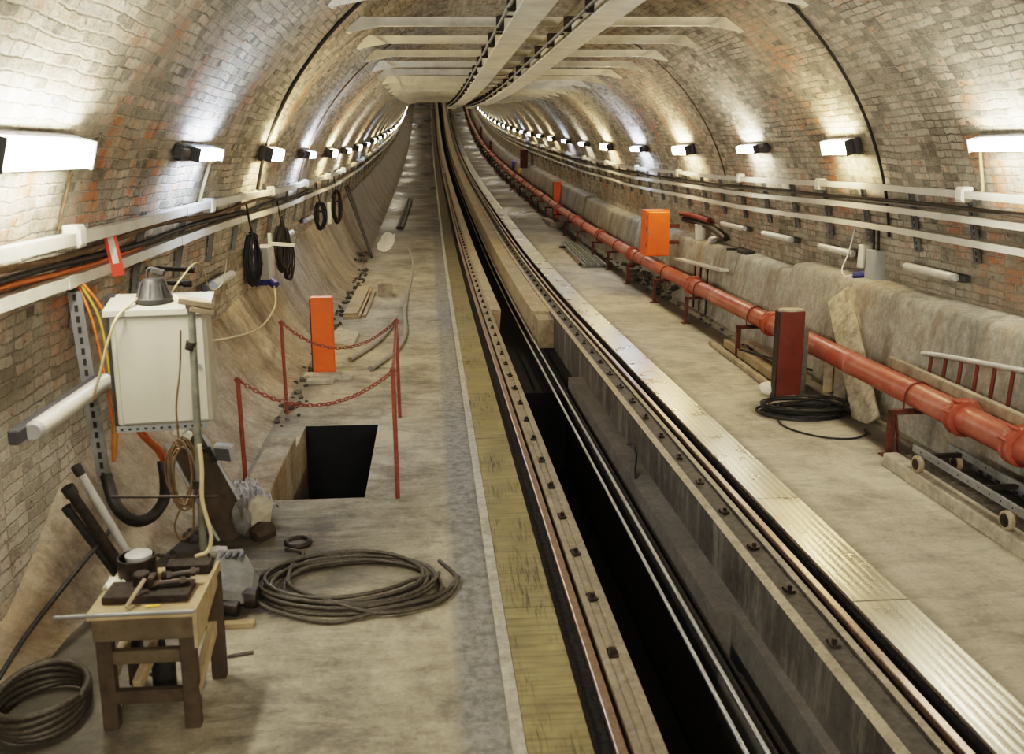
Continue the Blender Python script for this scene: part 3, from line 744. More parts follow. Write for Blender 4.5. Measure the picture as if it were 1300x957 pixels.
for i, y in enumerate([4.3]+SY):
    o = s0 if i == 0 else copy_tree(s0)
    o.location = (PX, y, zf(y)); o.rotation_euler.x = slope(y)
    if i < 10: lab = (['rusty red pipe stand outside the bottom corner of the plinth', 'rusty red pipe stand with diagonal brace before the low trolley'] + [f'rusty red pipe stand beyond the red buffer post, {ORD[j]} up the slope' for j in range(9)])[i]
    else: lab = 'small rusty pipe stand far up the red fire pipe'
    tag(o, lab, 'stand', 'stands under the fire pipe' if i < 10 else 'distant stands under the fire pipe')
    if i == 1:
        b = MB(); b.bar((3.76, y-.03, .01), (3.71, y-.02, .36), .05, .012, bev=.002); b.obj('brace', M['rust'], o)

# ------------------------------------------------------------------ posts
def buffer_post(x, y, w, h, mat, label, group=None, base=None, back=True):
    z = zf(y); t = thing('buffer_post', label, 'post', (x, y, z), group)
    mb = MB(); mb.bb((x-w/2, y-.01, z), (x+w/2, y+.012, z+h-.02), bev=.004); mb.bb((x-.012, y, z), (x+.012, y+.11, z+h-.02)); mb.bb((x-w/2, y+.10, z), (x+w/2, y+.12, z+h-.02), bev=.004)
    mb.obj('post_body', M[mat], t)
    mb = MB(); n = 16
    pts = [(x+w/2*math.cos(2*math.pi*i/n)*(1.0), y+.055+.075*math.sin(2*math.pi*i/n), z+h-.022) for i in range(n)] if base == 'round' else [(x-w/2, y-.012, z+h-.022), (x+w/2, y-.012, z+h-.022), (x+w/2, y+.122, z+h-.022), (x-w/2, y+.122, z+h-.022)]
    mb.prism(pts, (0, 0, .02)); mb.obj('cap_plate', M['beamtop' if base == 'round' else mat], t)
    if back:
        mb = MB(); mb.bb((x+w/2-.02, y+.125, z), (x+w/2+.105, y+.15, z+h*.76)); mb.obj('backing_plate', M['gunmetal'], t)
    mb = MB(); mb.bb((x-w/2-.012, y+.0, z), (x-w/2, y+.11, z+h-.025)); mb.obj('side_plate', M['steel'], t)
    return t
buffer_post(3.53, 8.47, .25, .92, 'redd', 'dull red steel post with pale round cap beside the black cable coil', base='round')
buffer_post(-1.195, 9.9, .23, .885, 'orange', 'bright orange steel post on a concrete base beyond the floor hole', back=False)
buffer_post(4.13, 29.5, .24, 1.15, 'orange', 'orange steel post rising behind the fire pipe, beyond the hydrant cabinet', back=False)
buffer_post(4.09, 61, .15, 1.1, 'redd', 'small red post high up the slope by the pipe', back=False)
buffer_post(4.09, 72, .15, 1.3, 'redd', 'tiny dark red post near the top of the slope', back=False)
mb = MB(); mb.rock((3.55, 8.36, .02), (.36, .22, .12), 3, .2); tag(mb.obj('base_stone', M['stone'], smooth=35), 'pale rounded stone lying at the foot of the red post', 'stone')
t = thing('post_base', 'rough concrete footing under the bright orange post', 'footing', (-1.2, 9.8, 0))
mb = MB(); mb.bb((-1.40, 9.70, -.01), (-1.0, 9.885, .06), bev=.02); mb.rock((-.96, 9.75, .02), (.22, .14, .08), 5); mb.obj('footing_block', M['stone'], t, smooth=40)
mb = MB(); mb.box((-1.2, 9.58, .025), (.28, .12, .05), bev=.006); tag(mb.obj('brick_offcut', M['stone']), 'pale brick lying before the orange post footing', 'brick')

# chain barrier round the hole
CP = [(-.262, 6.17, .95), (-1.41, 6.6, .80), (-.31, 8.2, .93), (-1.38, 8.44, .89)]
CL = ['red barrier post at the front corner of the hole, away from the wall', 'red barrier post at the front corner of the hole, against the wall',
      'red barrier post at the back corner of the hole, away from the wall', 'red barrier post at the back corner of the hole, against the wall']
for (x, y, h), l in zip(CP, CL):
    t = thing('barrier_post', l, 'post', (x, y, 0), 'red posts around the floor hole')
    mb = MB(); mb.cyl((x, y, -.02), (x-.012, y, h), .0165, n=10); mb.obj('post_bar', M['redc'], t, smooth=40)
    mb = MB(); mb.tube([(x-.012+.02*math.cos(a), y-.017, h-.01+.02*math.sin(a)) for a in [i*math.pi/4 for i in range(8)]], .005, 6, True); mb.obj('chain_eye', M['redc'], t, smooth=60)
def chain(p0, p1, sag, label):
    p0 = Vector(p0); p1 = Vector(p1); P = arc(p0, p1, sag, 200)
    L = sum((b-a).length for a, b in zip(P, P[1:])); n = max(4, int(L/.036)); mb = MB(); acc = 0; j = 0; k = 0
    for a, b in zip(P, P[1:]):
        acc += (b-a).length
        while acc >= (k+.5)*L/n and k < n:
            tdir = (b-a).normalized(); side = tdir.cross(Vector((0, 0, 1))).normalized() if abs(tdir.z) < .98 else Vector((1, 0, 0)); up = side.cross(tdir)
            w = (side if k % 2 else up)*.6+(up if k % 2 else -side)*.4; w = (side+up).normalized() if k % 2 else (side-up).normalized()
            mb.tube([a+tdir*(.026*math.cos(x))+w*(.0135*math.sin(x)) for x in [i*math.pi/5 for i in range(10)]], .0047, 5, True); k += 1
    return tag(mb.obj('barrier_chain', M['redc'], smooth=60), label, 'chain', 'chains around the floor hole')
chain((CP[1][0]-.012, CP[1][1], .79), (CP[0][0]-.012, CP[0][1], .93), .22, 'rusty red chain sagging across the front of the hole')
chain((CP[3][0]-.012, CP[3][1], .88), (CP[2][0]-.012, CP[2][1], .92), .25, 'rusty red chain sagging in front of the orange post')
chain((CP[0][0]-.012, CP[0][1], .93), (CP[2][0]-.012, CP[2][1], .92), .04, 'rusty red chain linking the two posts away from the wall')
mb = MB(); mb.bb((-1.36, 6.02, -.01), (-1.152, 7.42, .10), bev=.012)
tag(mb.obj('hole_kerb', M['plaster']), 'low rough concrete kerb between the hole and the wall', 'kerb', kind='thing')

# ------------------------------------------------------------------ cabinet corner
CA = R_(7); cm = Matrix.Translation((-1.44, 4.92, 0)) @ Matrix.Rotation(CA, 4, 'Z')
def cpt(x, y, z): return cm @ Vector((x, y, z))
def cbox(mb, lo, hi, bev=0):
    c = [(a+b)/2 for a, b in zip(lo, hi)]; return mb.box(cpt(*c), [b-a for a, b in zip(lo, hi)], rot=(0, 0, CA), bev=bev)
t = thing('electrical_cabinet', 'white enamel electrical cabinet with hooded lid on the brick wall', 'cabinet', (-1.44, 4.92, .97))
mb = MB(); cbox(mb, (-.24, -.10, .99), (.24, .14, 1.585), .008); mb.obj('cabinet_body', M['cab'], t)
mb = MB(); cbox(mb, (-.215, -.115, 1.0), (.225, -.098, 1.575), .006); d = mb.obj('cabinet_door', M['cab'], t)
mb = MB(); mb.prism([cpt(-.262, -.135, 1.585), cpt(-.262, .16, 1.585), cpt(-.262, .16, 1.66), cpt(-.262, -.135, 1.615)], cpt(.525, 0, 0)-cpt(0, 0, 0)); mb.obj('hood', M['cab'], t)
mb = MB(); cbox(mb, (-.25, -.11, .955), (.21, -.10, .99))
mb.mi = 1
for i in range(11): cbox(mb, (-.23+i*.04, -.1125, .966), (-.215+i*.04, -.1095, .978))
mb.obj('mounting_rail', [M['galv'], M['rubber']], t)
mb = MB(); cbox(mb, (-.30, .10, .9), (-.245, .2, 1.66)); mb.obj('shadow_strip', M['rubber'], t)  # black strip standing in for the shadow gap at the cabinet edge
mb = MB(); mb.cyl(cpt(.19, -.115, 1.3), cpt(.19, -.125, 1.3), .012, n=10); mb.obj('lock', M['galv'], d)

t = thing('work_lantern', 'black cone shaped work lantern standing on the white cabinet', 'lantern', cpt(-.03, 0, 1.655))
lc = cpt(-.03, .02, 0)
mb = MB(); mb.lathe([(.098, 1.632), (.098, 1.655), (.085, 1.665), (.060, 1.745), (.05, 1.76), (.02, 1.765)], (lc.x, lc.y, 0), None, 20); mb.obj('lantern_shell', M['rubber'], t, smooth=35)
mb = MB(); mb.tube(smoothpath([(lc.x-.03, lc.y, 1.755), (lc.x-.025, lc.y, 1.80), (lc.x+.0, lc.y, 1.815), (lc.x+.04, lc.y, 1.79)], 4), .008); mb.box((lc.x+.03, lc.y, 1.795), (.07, .035, .035), rot=(0, .3, 0), bev=.006); mb.obj('carry_handle', M['rubber'], t)
mb = MB(); 
for k in range(8):
    a = k*math.pi/4; mb.bar((lc.x+.09*math.cos(a), lc.y+.09*math.sin(a), 1.66), (lc.x+.066*math.cos(a), lc.y+.066*math.sin(a), 1.742), .006, .006)
mb.obj('guard_ribs', M['dark'], t)
cable('lantern_cable', [(lc.x-.07, lc.y-.06, 1.66), (-1.60, 4.73, 1.59), (-1.66, 4.72, 1.45), (-1.72, 4.74, 1.28), (-1.78, 4.8, 1.16), (-1.83, 4.9, 1.10)], .007, 'creamc', 'beige cord hanging from the lantern down past the cabinet edge', 'cord')
cable('socket_cable', [(lc.x+.08, lc.y, 1.67), (-1.36, 5.1, 1.745), (-1.33, 5.25, 1.80), (-1.34, 5.45, 1.75), (-1.5, 6.3, 1.50), (-1.68, 7.4, 1.38), (-1.85, 8.3, 1.34), (-1.97, 9.0, 1.4)], .0045, 'creamc', 'thin pale cord looping from the lantern over towards the tube lamp', 'cord')
for z, y in ((1.58, 6.9), (1.49, 6.8)):
    mb = MB(); mb.cyl((wl(z)+.01, y, z), (-1.76, y-.05, z-.01), .016, n=10); mb.cyl((-1.80, y-.05, z-.01), (-1.74, y-.05, z-.01), .024, n=10)
    tag(mb.obj('wall_bar', M['steel'], smooth=40), 'short dark bar jutting from brick, %s of the pair above the lantern' % ('upper' if z > 1.55 else 'lower'), 'bar')

t = thing('slotted_channel', 'tall grey slotted channel down the wall beside the cabinet', 'channel', (-1.95, 5.16, .56))
mb = MB(); cy = 5.16
for z0, z1, x0, x1 in ((.56, 1.66, -1.90, -1.965),):
    mb.bar((x0, cy, z0), (x1, cy, z1), .075, .012, up=(0, 1, 0)); mb.bar((x0-.0, cy+.03, z0), (x1, cy+.03, z1), .012, .05, up=(0, 1, 0))
mb.mi = 1
for i in range(18):
    f = (i+.5)/18; mb.box((-1.90-.065*f, cy-.008, .56+1.1*f), (.018, .006, .036))
mb.obj('channel_bar', [M['galv'], M['rubber']], t)
for i, (m, l, o_) in enumerate((('orangec', 'orange cable running down beside the slotted channel', 0), ('yelc', 'yellow cable running down beside the slotted channel', .03), ('orangec', 'second orange cable, close against the wall behind the yellow one', .06))):
    cable('riser_cable', [(-1.99+o_*.4, 5.25, 1.72), (-1.90+o_, 5.2+o_, 1.5), (-1.86+o_, 5.2, 1.2), (-1.84+o_*.5, 5.2, .9), (-1.85, 5.18+o_*.3, .66)], .0085, m, l, 'cable')
cable('black_conduit', [(-1.86, 5.08, .62), (-1.80, 5.02, .46), (-1.74, 5.1, .33), (-1.70, 5.3, .27), (-1.68, 5.5, .30), (-1.70, 5.62, .40), (-1.72, 5.66, .50)], .034, 'rubber', 'thick black conduit in a U bend under the cabinet', 'conduit', n=12)
for d in (0, .03):
    cable('tail_cable', [(-1.71+d*.5, 5.66, .48), (-1.70+d, 5.5, .62), (-1.68+d, 5.2, .80), (-1.66+d, 4.98, .97)], .011, 'orangec', 'orange tail cable rising from the U conduit, %s one' % ('wallward' if d == 0 else 'outer'), 'cable')

t = thing('prop_pole', 'greenish steel prop pole standing before the cabinet', 'pole', (-1.2, 4.5, 0))
mb = MB(); mb.cyl((-1.205, 4.5, 0), (-1.17, 4.5, 1.69), .019, n=12); mb.obj('pole_tube', M['gunmetal'], t, smooth=40)
mb = MB(); mb.box((-1.16, 4.5, 1.70), (.17, .10, .03), rot=(.1, .25, .5), bev=.004); mb.box((-1.13, 4.5, 1.66), (.12, .08, .025), rot=(.1, .25, .5), bev=.004); mb.obj('head_plate', M['wood2'], t)
mb = MB(); mb.cyl((-1.19, 4.5, 1.46), (-1.18, 4.5, 1.50), .027, n=12); mb.cyl((-1.2, 4.5, .74), (-1.2, 4.5, .78), .027, n=12); mb.obj('collar', M['steel'], t, smooth=40)
mb = MB(); mb.cyl((-1.62, 4.475, .715), (-1.10, 4.475, .70), .008, n=8); mb.obj('cross_rod', M['steel'], t, smooth=40)
mb = MB(); mb.box((-1.2, 4.5, .004), (.12, .12, .008)); mb.obj('foot_plate', M['steel'], t)
cable('cream_cable', [(-1.17, 4.47, .98), (-1.165, 4.46, .85), (-1.175, 4.46, .7), (-1.16, 4.46, .6), (-1.14, 4.45, .5), (-1.16, 4.44, .42), (-1.22, 4.42, .40)], .011, 'creamc', 'cream cord running down the prop pole', 'cord')
# brown cord hank
mb = MB(); rr = random.Random(3); pts = []
for k in range(9):
    w = .05+.025*rr.random(); h = .15+.035*rr.random(); dx = rr.uniform(-.02, .02); dz = rr.uniform(-.03, .02)
    for i in range(16): a = 2*math.pi*i/16; pts.append((-1.285+dx+w*math.sin(a), 4.53+.02*math.sin(k*2.1)+.01*math.cos(a), .80+dz+h*math.cos(a)))
mb.tube(pts, .0055, 6); mb.tube(smoothpath([(-1.285, 4.53, .95), (-1.29, 4.54, 1.15), (-1.26, 4.55, 1.35), (-1.24, 4.54, 1.55)], 4), .0055, 6); mb.tube(smoothpath([(-1.27, 4.53, .68), (-1.33, 4.5, .55), (-1.30, 4.48, .47), (-1.24, 4.5, .52), (-1.23, 4.5, .7)], 5), .0055, 6)
tag(mb.obj('cord_hank', M['brown'], smooth=60), 'hank of brown cord hanging beside the prop pole', 'cord')

# leaning poles at the wall foot
for (p0, p1, r, m, l) in (((-1.52, 4.72, .0), (-1.80, 4.55, .84), .021, 'ladder', 'pale tube with a black cap leaning on the brick by the workbench'),
                          ((-1.57, 4.70, .0), (-1.84, 4.52, .74), .027, 'steel', 'rusty dark tube leaning beside the pale capped tube'),
                          ((-1.62, 4.72, .0), (-1.87, 4.56, .62), .022, 'rubber', 'black tube leaning closest to the wall by the workbench')):
    t = thing('leaning_tube', l, 'tube', p0)
    mb = MB(); mb.cyl(p0, p1, r, n=14); mb.obj('tube_body', M[m], t, smooth=40)
    d = (Vector(p1)-Vector(p0)).normalized(); mb = MB(); mb.cyl(Vector(p1)-d*.03, Vector(p1)+d*.02, r*1.25, n=14); mb.obj('end_cap', M['rubber'], t, smooth=40)
cable('wall_strap', [(-1.72, 4.7, .45), (-1.82, 4.35, .33), (-1.9, 4.05, .22), (-1.93, 3.8, .14)], .012, 'rubber', 'black strap hanging slantwise along the wall behind the workbench', 'strap')

# leaning steel plate, floodlight, debris
t = thing('steel_channel', 'dark steel channel leaning on the wall before the hole', 'channel', (-1.27, 5.6, 0))
mb = MB(); mb.bar((-1.26, 5.55, .01), (-1.60, 5.75, .60), .22, .02, bev=.003, up=(.2, -1, .2)); mb.obj('channel_web', M['wood3'], t)
mb = MB(); mb.bar((-1.155, 5.60, .03), (-1.495, 5.80, .62), .03, .06, bev=.003, up=(.2, -1, .2)); mb.bar((-1.36, 5.50, .01), (-1.70, 5.70, .60), .02, .05, bev=.003, up=(.2, -1, .2)); mb.obj('channel_flange', M['galv'], t)
t = thing('floodlight', 'small grey floodlight on a bar above the leaning channel', 'lamp', (-1.36, 5.6, .55))
mb = MB(); mb.box((-1.32, 5.62, .56), (.13, .06, .11), rot=(.2, 0, -.35), bev=.01); mb.obj('lamp_case', M['lampgrey'], t)
mb = MB(); mb.box((-1.327, 5.586, .553), (.10, .008, .085), rot=(.2, 0, -.35)); mb.obj('lamp_glass', M['glass'], t)
mb = MB(); mb.bar((-1.42, 5.6, .58), (-1.62, 5.75, .56), .025, .025); mb.bar((-1.42, 5.6, .6), (-1.38, 5.6, .5), .012, .03); mb.obj('lamp_bracket', M['steel'], t)
mb = MB(); mb.box((-1.60, 5.72, .66), (.12, .06, .05), rot=(0, .5, .3), bev=.008); mb.tube(smoothpath([(-1.6, 5.7, .66), (-1.52, 5.66, .72), (-1.45, 5.62, .73)], 4), .01); tag(mb.obj('plug_socket', M['boxw']), 'white plug and socket above the leaning channel', 'socket')
mb = MB(); b = bmesh.new(); bmesh.ops.create_grid(b, x_segments=22, y_segments=22, size=.5)
for v in b.verts:
    p = v.co.copy(); v.co.z = .35*abs(noise.noise(p*5))+.22*abs(noise.noise(p*11+Vector((3, 1, 0))))
    v.co.x += .06*noise.noise(p*7); v.co.y += .06*noise.noise(p*7+Vector((5, 5, 5)))
mb._merge(b, Matrix.Translation((-1.24, 6.02, .09)) @ Matrix.Rotation(.45, 4, 'Z') @ Matrix.Diagonal((.17, .62, .26, 1)))
tag(mb.obj('plastic_sheet', M['plastic']), 'crumpled silvery plastic sheet on the kerb of the hole', 'sheet')
for c, d, s, rz, m, l in (((-1.13, 5.62, .13), (.19, .13, .30), 2, .5, 'stone', 'upright pale broken concrete chunk before the hole kerb'), ((-1.22, 5.60, .11), (.15, .2, .26), 6, 0, 'machine', 'grey broken concrete chunk beside the upright pale one'), ((-1.10, 5.52, .05), (.2, .13, .12), 9, .8, 'wood3', 'brown lump at the foot of the pale broken chunk'), ((-1.32, 5.30, .03), (.12, .1, .07), 12, 0, 'powder', 'small white lump beside the prop pole')):
    mb = MB(); mb.rock(c, d, s, .45, rz); tag(mb.obj('concrete_chunk', M[m], smooth=25), l, 'rubble')
mb = MB(); rr = random.Random(11)
for k in range(240):
    y = rr.uniform(4.6, 19); x = skirtX(y, 0)+rr.uniform(.0, .16)*(1+.6*rr.random()); s = rr.uniform(.02, .075)
    if HY0-.3 < y < HY1: continue
    mb.rock((x-.03, y, zf(y)+s*.2), (s*1.4, s, s*.8), k, .4, rr.random()*3)
tag(mb.obj('rubble', M['rubble']), 'loose dark rubble strewn along the cabinet-side wall foot', 'rubble', kind='stuff')

# ------------------------------------------------------------------ workbench and what lies on it
t = thing('workbench', 'small worn timber workbench in front of the white cabinet', 'workbench', (-1.22, 3.78, 0))
TX0, TX1, TY0, TY1, TZ = -1.44, -1.0, 3.56, 3.99, .55
mb = MB(); mb.bb((TX0, TY0, TZ-.03), (TX1, TY1, TZ), bev=.004); mb.obj('tabletop', M['wood'], t)
for x, y, m in ((TX0+.05, TY0+.05, 'wood3'), (TX1-.045, TY0+.03, 'wood3'), (TX0+.05, TY1-.04, 'wood3'), (TX1-.02, TY1-.025, 'wood3')):
    mb = MB(); mb.bb((x-.032, y-.025, 0), (x+.032, y+.025, TZ-.03), bev=.004); mb.obj('leg', M[m], t)
mb = MB(); mb.bb((TX0+.02, TY0+.0, TZ-.125), (TX1-.01, TY0+.022, TZ-.03), bev=.003); mb.obj('apron', M['wood4'], t)
mb = MB(); mb.prism([(TX1-.012, TY0, TZ+.004), (TX1-.012, TY1+.02, TZ+.012), (TX1-.012, TY1+.02, TZ-.05), (TX1-.012, TY0+.10, TZ-.155), (TX1-.012, TY0, TZ-.17)], (.016, 0, 0)); mb.obj('side_board', M['wood'], t)
for p0, p1, m in (((TX0+.05, TY0+.05, .33), (TX1-.05, TY0+.05, .33), 'wood4'), ((TX0+.05, TY0+.04, .15), (TX1-.05, TY0+.04, .15), 'wood3'), ((TX1-.03, TY0+.03, .16), (TX1-.03, TY1-.03, .27), 'wood'), ((TX0+.16, TY0+.06, .18), (TX0+.18, TY1-.03, .27), 'wood'), ((TX0+.03, TY0+.06, .16), (TX0+.03, TY1-.03, .25), 'wood2')):
    mb = MB(); mb.bar(p0, p1, .035, .06, bev=.003); mb.obj('stretcher', M[m], t)
mb = MB(); mb.cyl((-1.555, TY0-.012, TZ+.002), (-1.0, TY0-.012, TZ+.004), .0085, n=10)
tag(mb.obj('steel_rod', M['galv'], smooth=40), 'thin steel rod lying along the front edge of the workbench', 'rod')
def drilled_block(x0, x1, y0, y1, h, z, label, nh):
    t = thing('drilled_block', label, 'steel block', ((x0+x1)/2, (y0+y1)/2, z))
    mb = MB(); mb.bb((x0, y0, z), (x1, y1, z+h), bev=.003)
    mb.mi = 1
    for i in range(nh):
        for yy in (y0+(y1-y0)*.28, y0+(y1-y0)*.75): mb.cyl((x0+(x1-x0)*(i+.5)/nh, yy, z+h-.002), (x0+(x1-x0)*(i+.5)/nh, yy, z+h+.0008), .009, n=10)
    mb.obj('block_body', [M['steel'], M['rubber']], t)
drilled_block(-1.40, -1.05, 3.64, 3.79, .033, TZ, 'long dark drilled steel block at the front of the workbench', 6)
drilled_block(-1.21, -1.02, 3.90, 3.98, .045, TZ, 'short dark drilled steel block at the back of the workbench', 4)
t = thing('rusty_pot', 'round dark iron pot at the back of the workbench', 'pot', (-1.33, 3.9, TZ))
mb = MB(); mb.lathe([(.078, TZ), (.082, TZ+.01), (.082, TZ+.10), (.074, TZ+.10), (.072, TZ+.03)], (-1.33, 3.9, 0), None, 24); mb.obj('pot_body', M['steel'], t, smooth=35)
mb = MB(); mb.lathe([(.055, TZ+.085), (.058, TZ+.11), (.05, TZ+.115)], (-1.32, 3.9, 0), None, 20); mb.obj('pot_lid', M['lampgrey'], t, smooth=35)
mb = MB(); mb.lathe([(.036, TZ+.0335), (.036, TZ+.08), (.03, TZ+.085)], (-1.27, 3.76, 0), None, 18); tag(mb.obj('iron_sleeve', M['steel'], smooth=35), 'dark iron sleeve standing on the long drilled block', 'sleeve')
t = thing('mallet', 'wooden handled hammer lying across the long drilled block', 'hammer', (-1.28, 3.64, TZ+.03))
mb = MB(); mb.bar((-1.285, 3.585, TZ+.012), (-1.235, 3.70, TZ+.085), .018, .013, bev=.004); mb.obj('handle', M['wood2'], t)
mb = MB(); mb.bar((-1.215, 3.70, TZ+.06), (-1.215, 3.76, TZ+.062), .03, .05, bev=.005); mb.obj('head', M['steel'], t)
for p0, p1, l in (((-1.20, 3.72, TZ+.050), (-1.06, 3.74, TZ+.050), 'large dark bolt on the long block, lying foremost'), ((-1.16, 3.79, TZ+.052), (-1.04, 3.82, TZ+.057), 'large dark bolt lying behind the foremost bolt'), ((-1.20, 3.86, TZ+.02), (-1.09, 3.85, TZ+.02), 'large dark bolt lying against the short drilled block')):
    t = thing('steel_bolt', l, 'bolt', p0); d = (Vector(p1)-Vector(p0)).normalized()
    mb = MB(); mb.cyl(p0, p1, .012, n=12); mb.obj('shank', M['steel'], t, smooth=40)
    mb = MB(); mb.cyl(Vector(p0)-d*.012, Vector(p0)+d*.008, .02, n=6); mb.obj('bolt_head', M['steel'], t)
    mb = MB(); mb.cyl(Vector(p0).lerp(Vector(p1), .72), Vector(p0).lerp(Vector(p1), .86), .02, n=6); mb.obj('nut', M['steel'], t)
mb = MB(); b = bmesh.new(); bmesh.ops.create_grid(b, x_segments=12, y_segments=12, size=.5)
for v in b.verts: v.co.z = .5*abs(noise.noise(v.co*4+Vector((2, 0, 0))))+.25
bmesh.ops.solidify(b, geom=b.faces[:], thickness=.2)
mb._merge(b, Matrix.Translation((-1.40, 3.83, TZ-.004)) @ Matrix.Diagonal((.085, .10, .055, 1))); tag(mb.obj('white_rag', M['rag'], smooth=60), 'folded white rag at the wall end of the workbench', 'rag')
mb = MB(); mb.cyl((-1.21, 3.605, TZ+.005), (-1.165, 3.61, TZ+.005), .005, n=8); mb.cyl((-1.165, 3.61, TZ+.005), (-1.15, 3.612, TZ+.005), .005, .001, n=8); tag(mb.obj('yellow_crayon', M['yel'], smooth=40), 'short yellow crayon at the front edge of the workbench', 'crayon')
t = thing('oil_can', 'black oil can on the floor under the workbench', 'can', (-1.22, 3.9, 0))
mb = MB(); mb.lathe([(.05, 0), (.052, .02), (.052, .17), (.02, .21), (.012, .26)], (-1.24, 3.86, 0), None, 16); mb.obj('can_body', M['rubber'], t, smooth=35)
mb = MB(); mb.tube([(-1.29, 3.86, .08), (-1.315, 3.86, .1), (-1.315, 3.86, .15), (-1.29, 3.86, .17)], .006); mb.obj('can_handle', M['steel'], t)
mb = MB(); mb.bar((-1.12, 3.8, .02), (-1.16, 3.98, .26), .04, .03); tag(mb.obj('timber_offcut', M['wood2']), 'timber offcut propped under the workbench', 'timber')
mb = MB(); rr = random.Random(5); pts = []
for k in range(5):
    R0 = .20+.02*rr.random()
    for i in range(24): a = 2*math.pi*i/24; pts.append((-1.72+R0*math.cos(a)*.85, 3.72+R0*math.sin(a), .03+k*.024+.01*math.sin(a*2+k)))
mb.tube(pts, .016, 8); tag(mb.obj('hose_coil', M['cable'], smooth=60), 'coil of grey hose on the floor against the wall by the workbench', 'hose')

t = thing('engine_unit', 'grey ribbed engine housing on the floor behind the workbench', 'machine', (-1.1, 4.72, 0))
mb = MB(); hz = [(-1.23, 4.54, .10), (-1.06, 4.50, .08), (-.965, 4.60, .06), (-.98, 4.78, .10), (-1.08, 4.93, .17), (-1.24, 4.90, .18)]
lo = [mb.bm.verts.new(p) for p in hz]; hi = [mb.bm.verts.new((p[0]*.8+(-1.1)*.2, p[1]*.8+4.72*.2, p[2]+.055)) for p in hz]; n = len(hz)
for i in range(n): mb._face((lo[i], lo[(i+1) % n], hi[(i+1) % n], hi[i]))
mb._face(hi); mb._face(lo[::-1]); mb.obj('engine_cover', M['machine'], t)
mb = MB(); mb.bb((-1.20, 4.56, .03), (-1.0, 4.86, .12), bev=.02); mb.cyl((-1.02, 4.60, .07), (-.96, 4.60, .07), .055, n=16); mb.cyl((-1.17, 4.52, .07), (-1.04, 4.50, .06), .04, n=12); mb.obj('engine_block', M['steel'], t, smooth=40)
mb = MB()
for k in range(4): mb.bar((-1.19+k*.035, 4.80, .213), (-1.175+k*.035, 4.86, .222), .014, .012)
mb.obj('vent_slats', M['dark'], t)
mb = MB(); mb.bb((-1.20, 4.40, 0), (-.945, 4.445, .03), bev=.003); tag(mb.obj('timber_batten', M['wood']), 'short pale timber batten on the floor below the engine housing', 'timber')
mb = MB(); mb.cyl((-1.02, 4.12, .01), (-.90, 4.15, .01), .008, n=8); tag(mb.obj('iron_pin', M['steel'], smooth=40), 'small iron pin on the floor beside the workbench', 'pin')

# steel cable coil
mb = MB(); rr = random.Random(21); pts = []
cx, cy = -.48, 4.83
for k in range(9):
    R0 = rr.uniform(.38, .50); ox = rr.uniform(-.06, .08); oy = rr.uniform(-.03, .04); e = rr.uniform(.68, .76)
    for i in range(28):
        a = 2*math.pi*i/28+k*.05; w = i/28
        pts.append((cx+ox+R0*math.cos(a)*1.12, cy+oy+R0*math.sin(a)*e, .014+.012*(k % 5)+.008*math.sin(3*a+k)))
sm = []
for i in range(len(pts)):   # ease each turn into the next
    a = [Vector(pts[max(0, min(len(pts)-1, i+d))]) for d in (-2, -1, 0, 1, 2)]; sm.append(sum(a, Vector())/5)
mb.tube(sm, .0125, 8)
mb.tube(smoothpath([(-.92, 5.32, .02), (-.80, 5.22, .03), (-.84, 5.0, .05), (-.80, 4.75, .05), (-.55, 4.55, .05), (-.30, 4.45, .03), (.0, 4.55, .02), (.12, 4.8, .02), (.02, 5.05, .03)], 8), .0125, 8)
mb.tube(smoothpath([(-.98, 4.62, .05), (-.86, 4.52, .03), (-.55, 4.40, .015), (-.25, 4.5, .03), (.02, 4.62, .03), (.13, 4.85, .02)], 8), .0125, 8)
tag(mb.obj('steel_cable_coil', M['cable'], smooth=60), 'large loose coil of steel cable on the walkway', 'cable')
mb = MB(); mb.tube([(-.86+.07*math.cos(a), 5.42+.07*math.sin(a), .02) for a in [i*math.pi/8 for i in range(16)]], .018, 8, True); mb.cyl((-.86, 5.42, .004), (-.86, 5.42, .02), .06, n=14)
tag(mb.obj('iron_ring', M['steel'], smooth=50), 'small dark iron ring at the end of the steel cable coil', 'ring')

# hoses and boards further up the left walkway
cable('flexible_hose', [(-.85, 24.0, .16), (-.55, 22.6, .13), (-.40, 20.5, .1), (-.38, 18.2, .04), (-.41, 16, .03), (-.42, 14, .03), (-.36, 12.2, .03), (-.46, 11.0, .03), (-.70, 10.1, .03)], .03, 'hose', 'long grey hose snaking down the walkway to its cut end', 'hose', n=10)
cable('flexible_hose', [(-.97, 10.6, .03), (-.80, 11.2, .03), (-.66, 11.9, .03), (-.58, 12.6, .03), (-.53, 13.4, .03)], .03, 'hose', 'short grey hose lying between orange post and long hose', 'hose', n=10)
for d in (0, .11): 
    mb = MB(); mb.cyl((-.93+d, 26.5, .05+zf(26.5)), (-.80+d, 36, .05+zf(36)), .045, n=12); tag(mb.obj('drain_pipe', M['steel'], smooth=40), 'dark pipe lying up the walkway by the powder, %s one' % ('wallward' if d == 0 else 'trackward'), 'pipe')
mb = MB(); mb.bb((-1.32, 13.5, 0.0), (-1.06, 16.4, .045), bev=.004); tag(mb.obj('timber_board', M['wood']), 'wide pale board at the bottom of the stack beyond the orange post', 'board')
mb = MB(); mb.bb((-1.31, 13.55, .046), (-1.10, 16.45, .085), bev=.004); tag(mb.obj('timber_board', M['wood']), 'wide pale board on top of the stack beyond the orange post', 'board')
mb = MB(); mb.bar((-1.01, 13.6, .02), (-1.0, 16.1, .03), .05, .04, bev=.003); tag(mb.obj('timber_board', M['wood2']), 'narrow batten beside the two stacked pale boards', 'board')
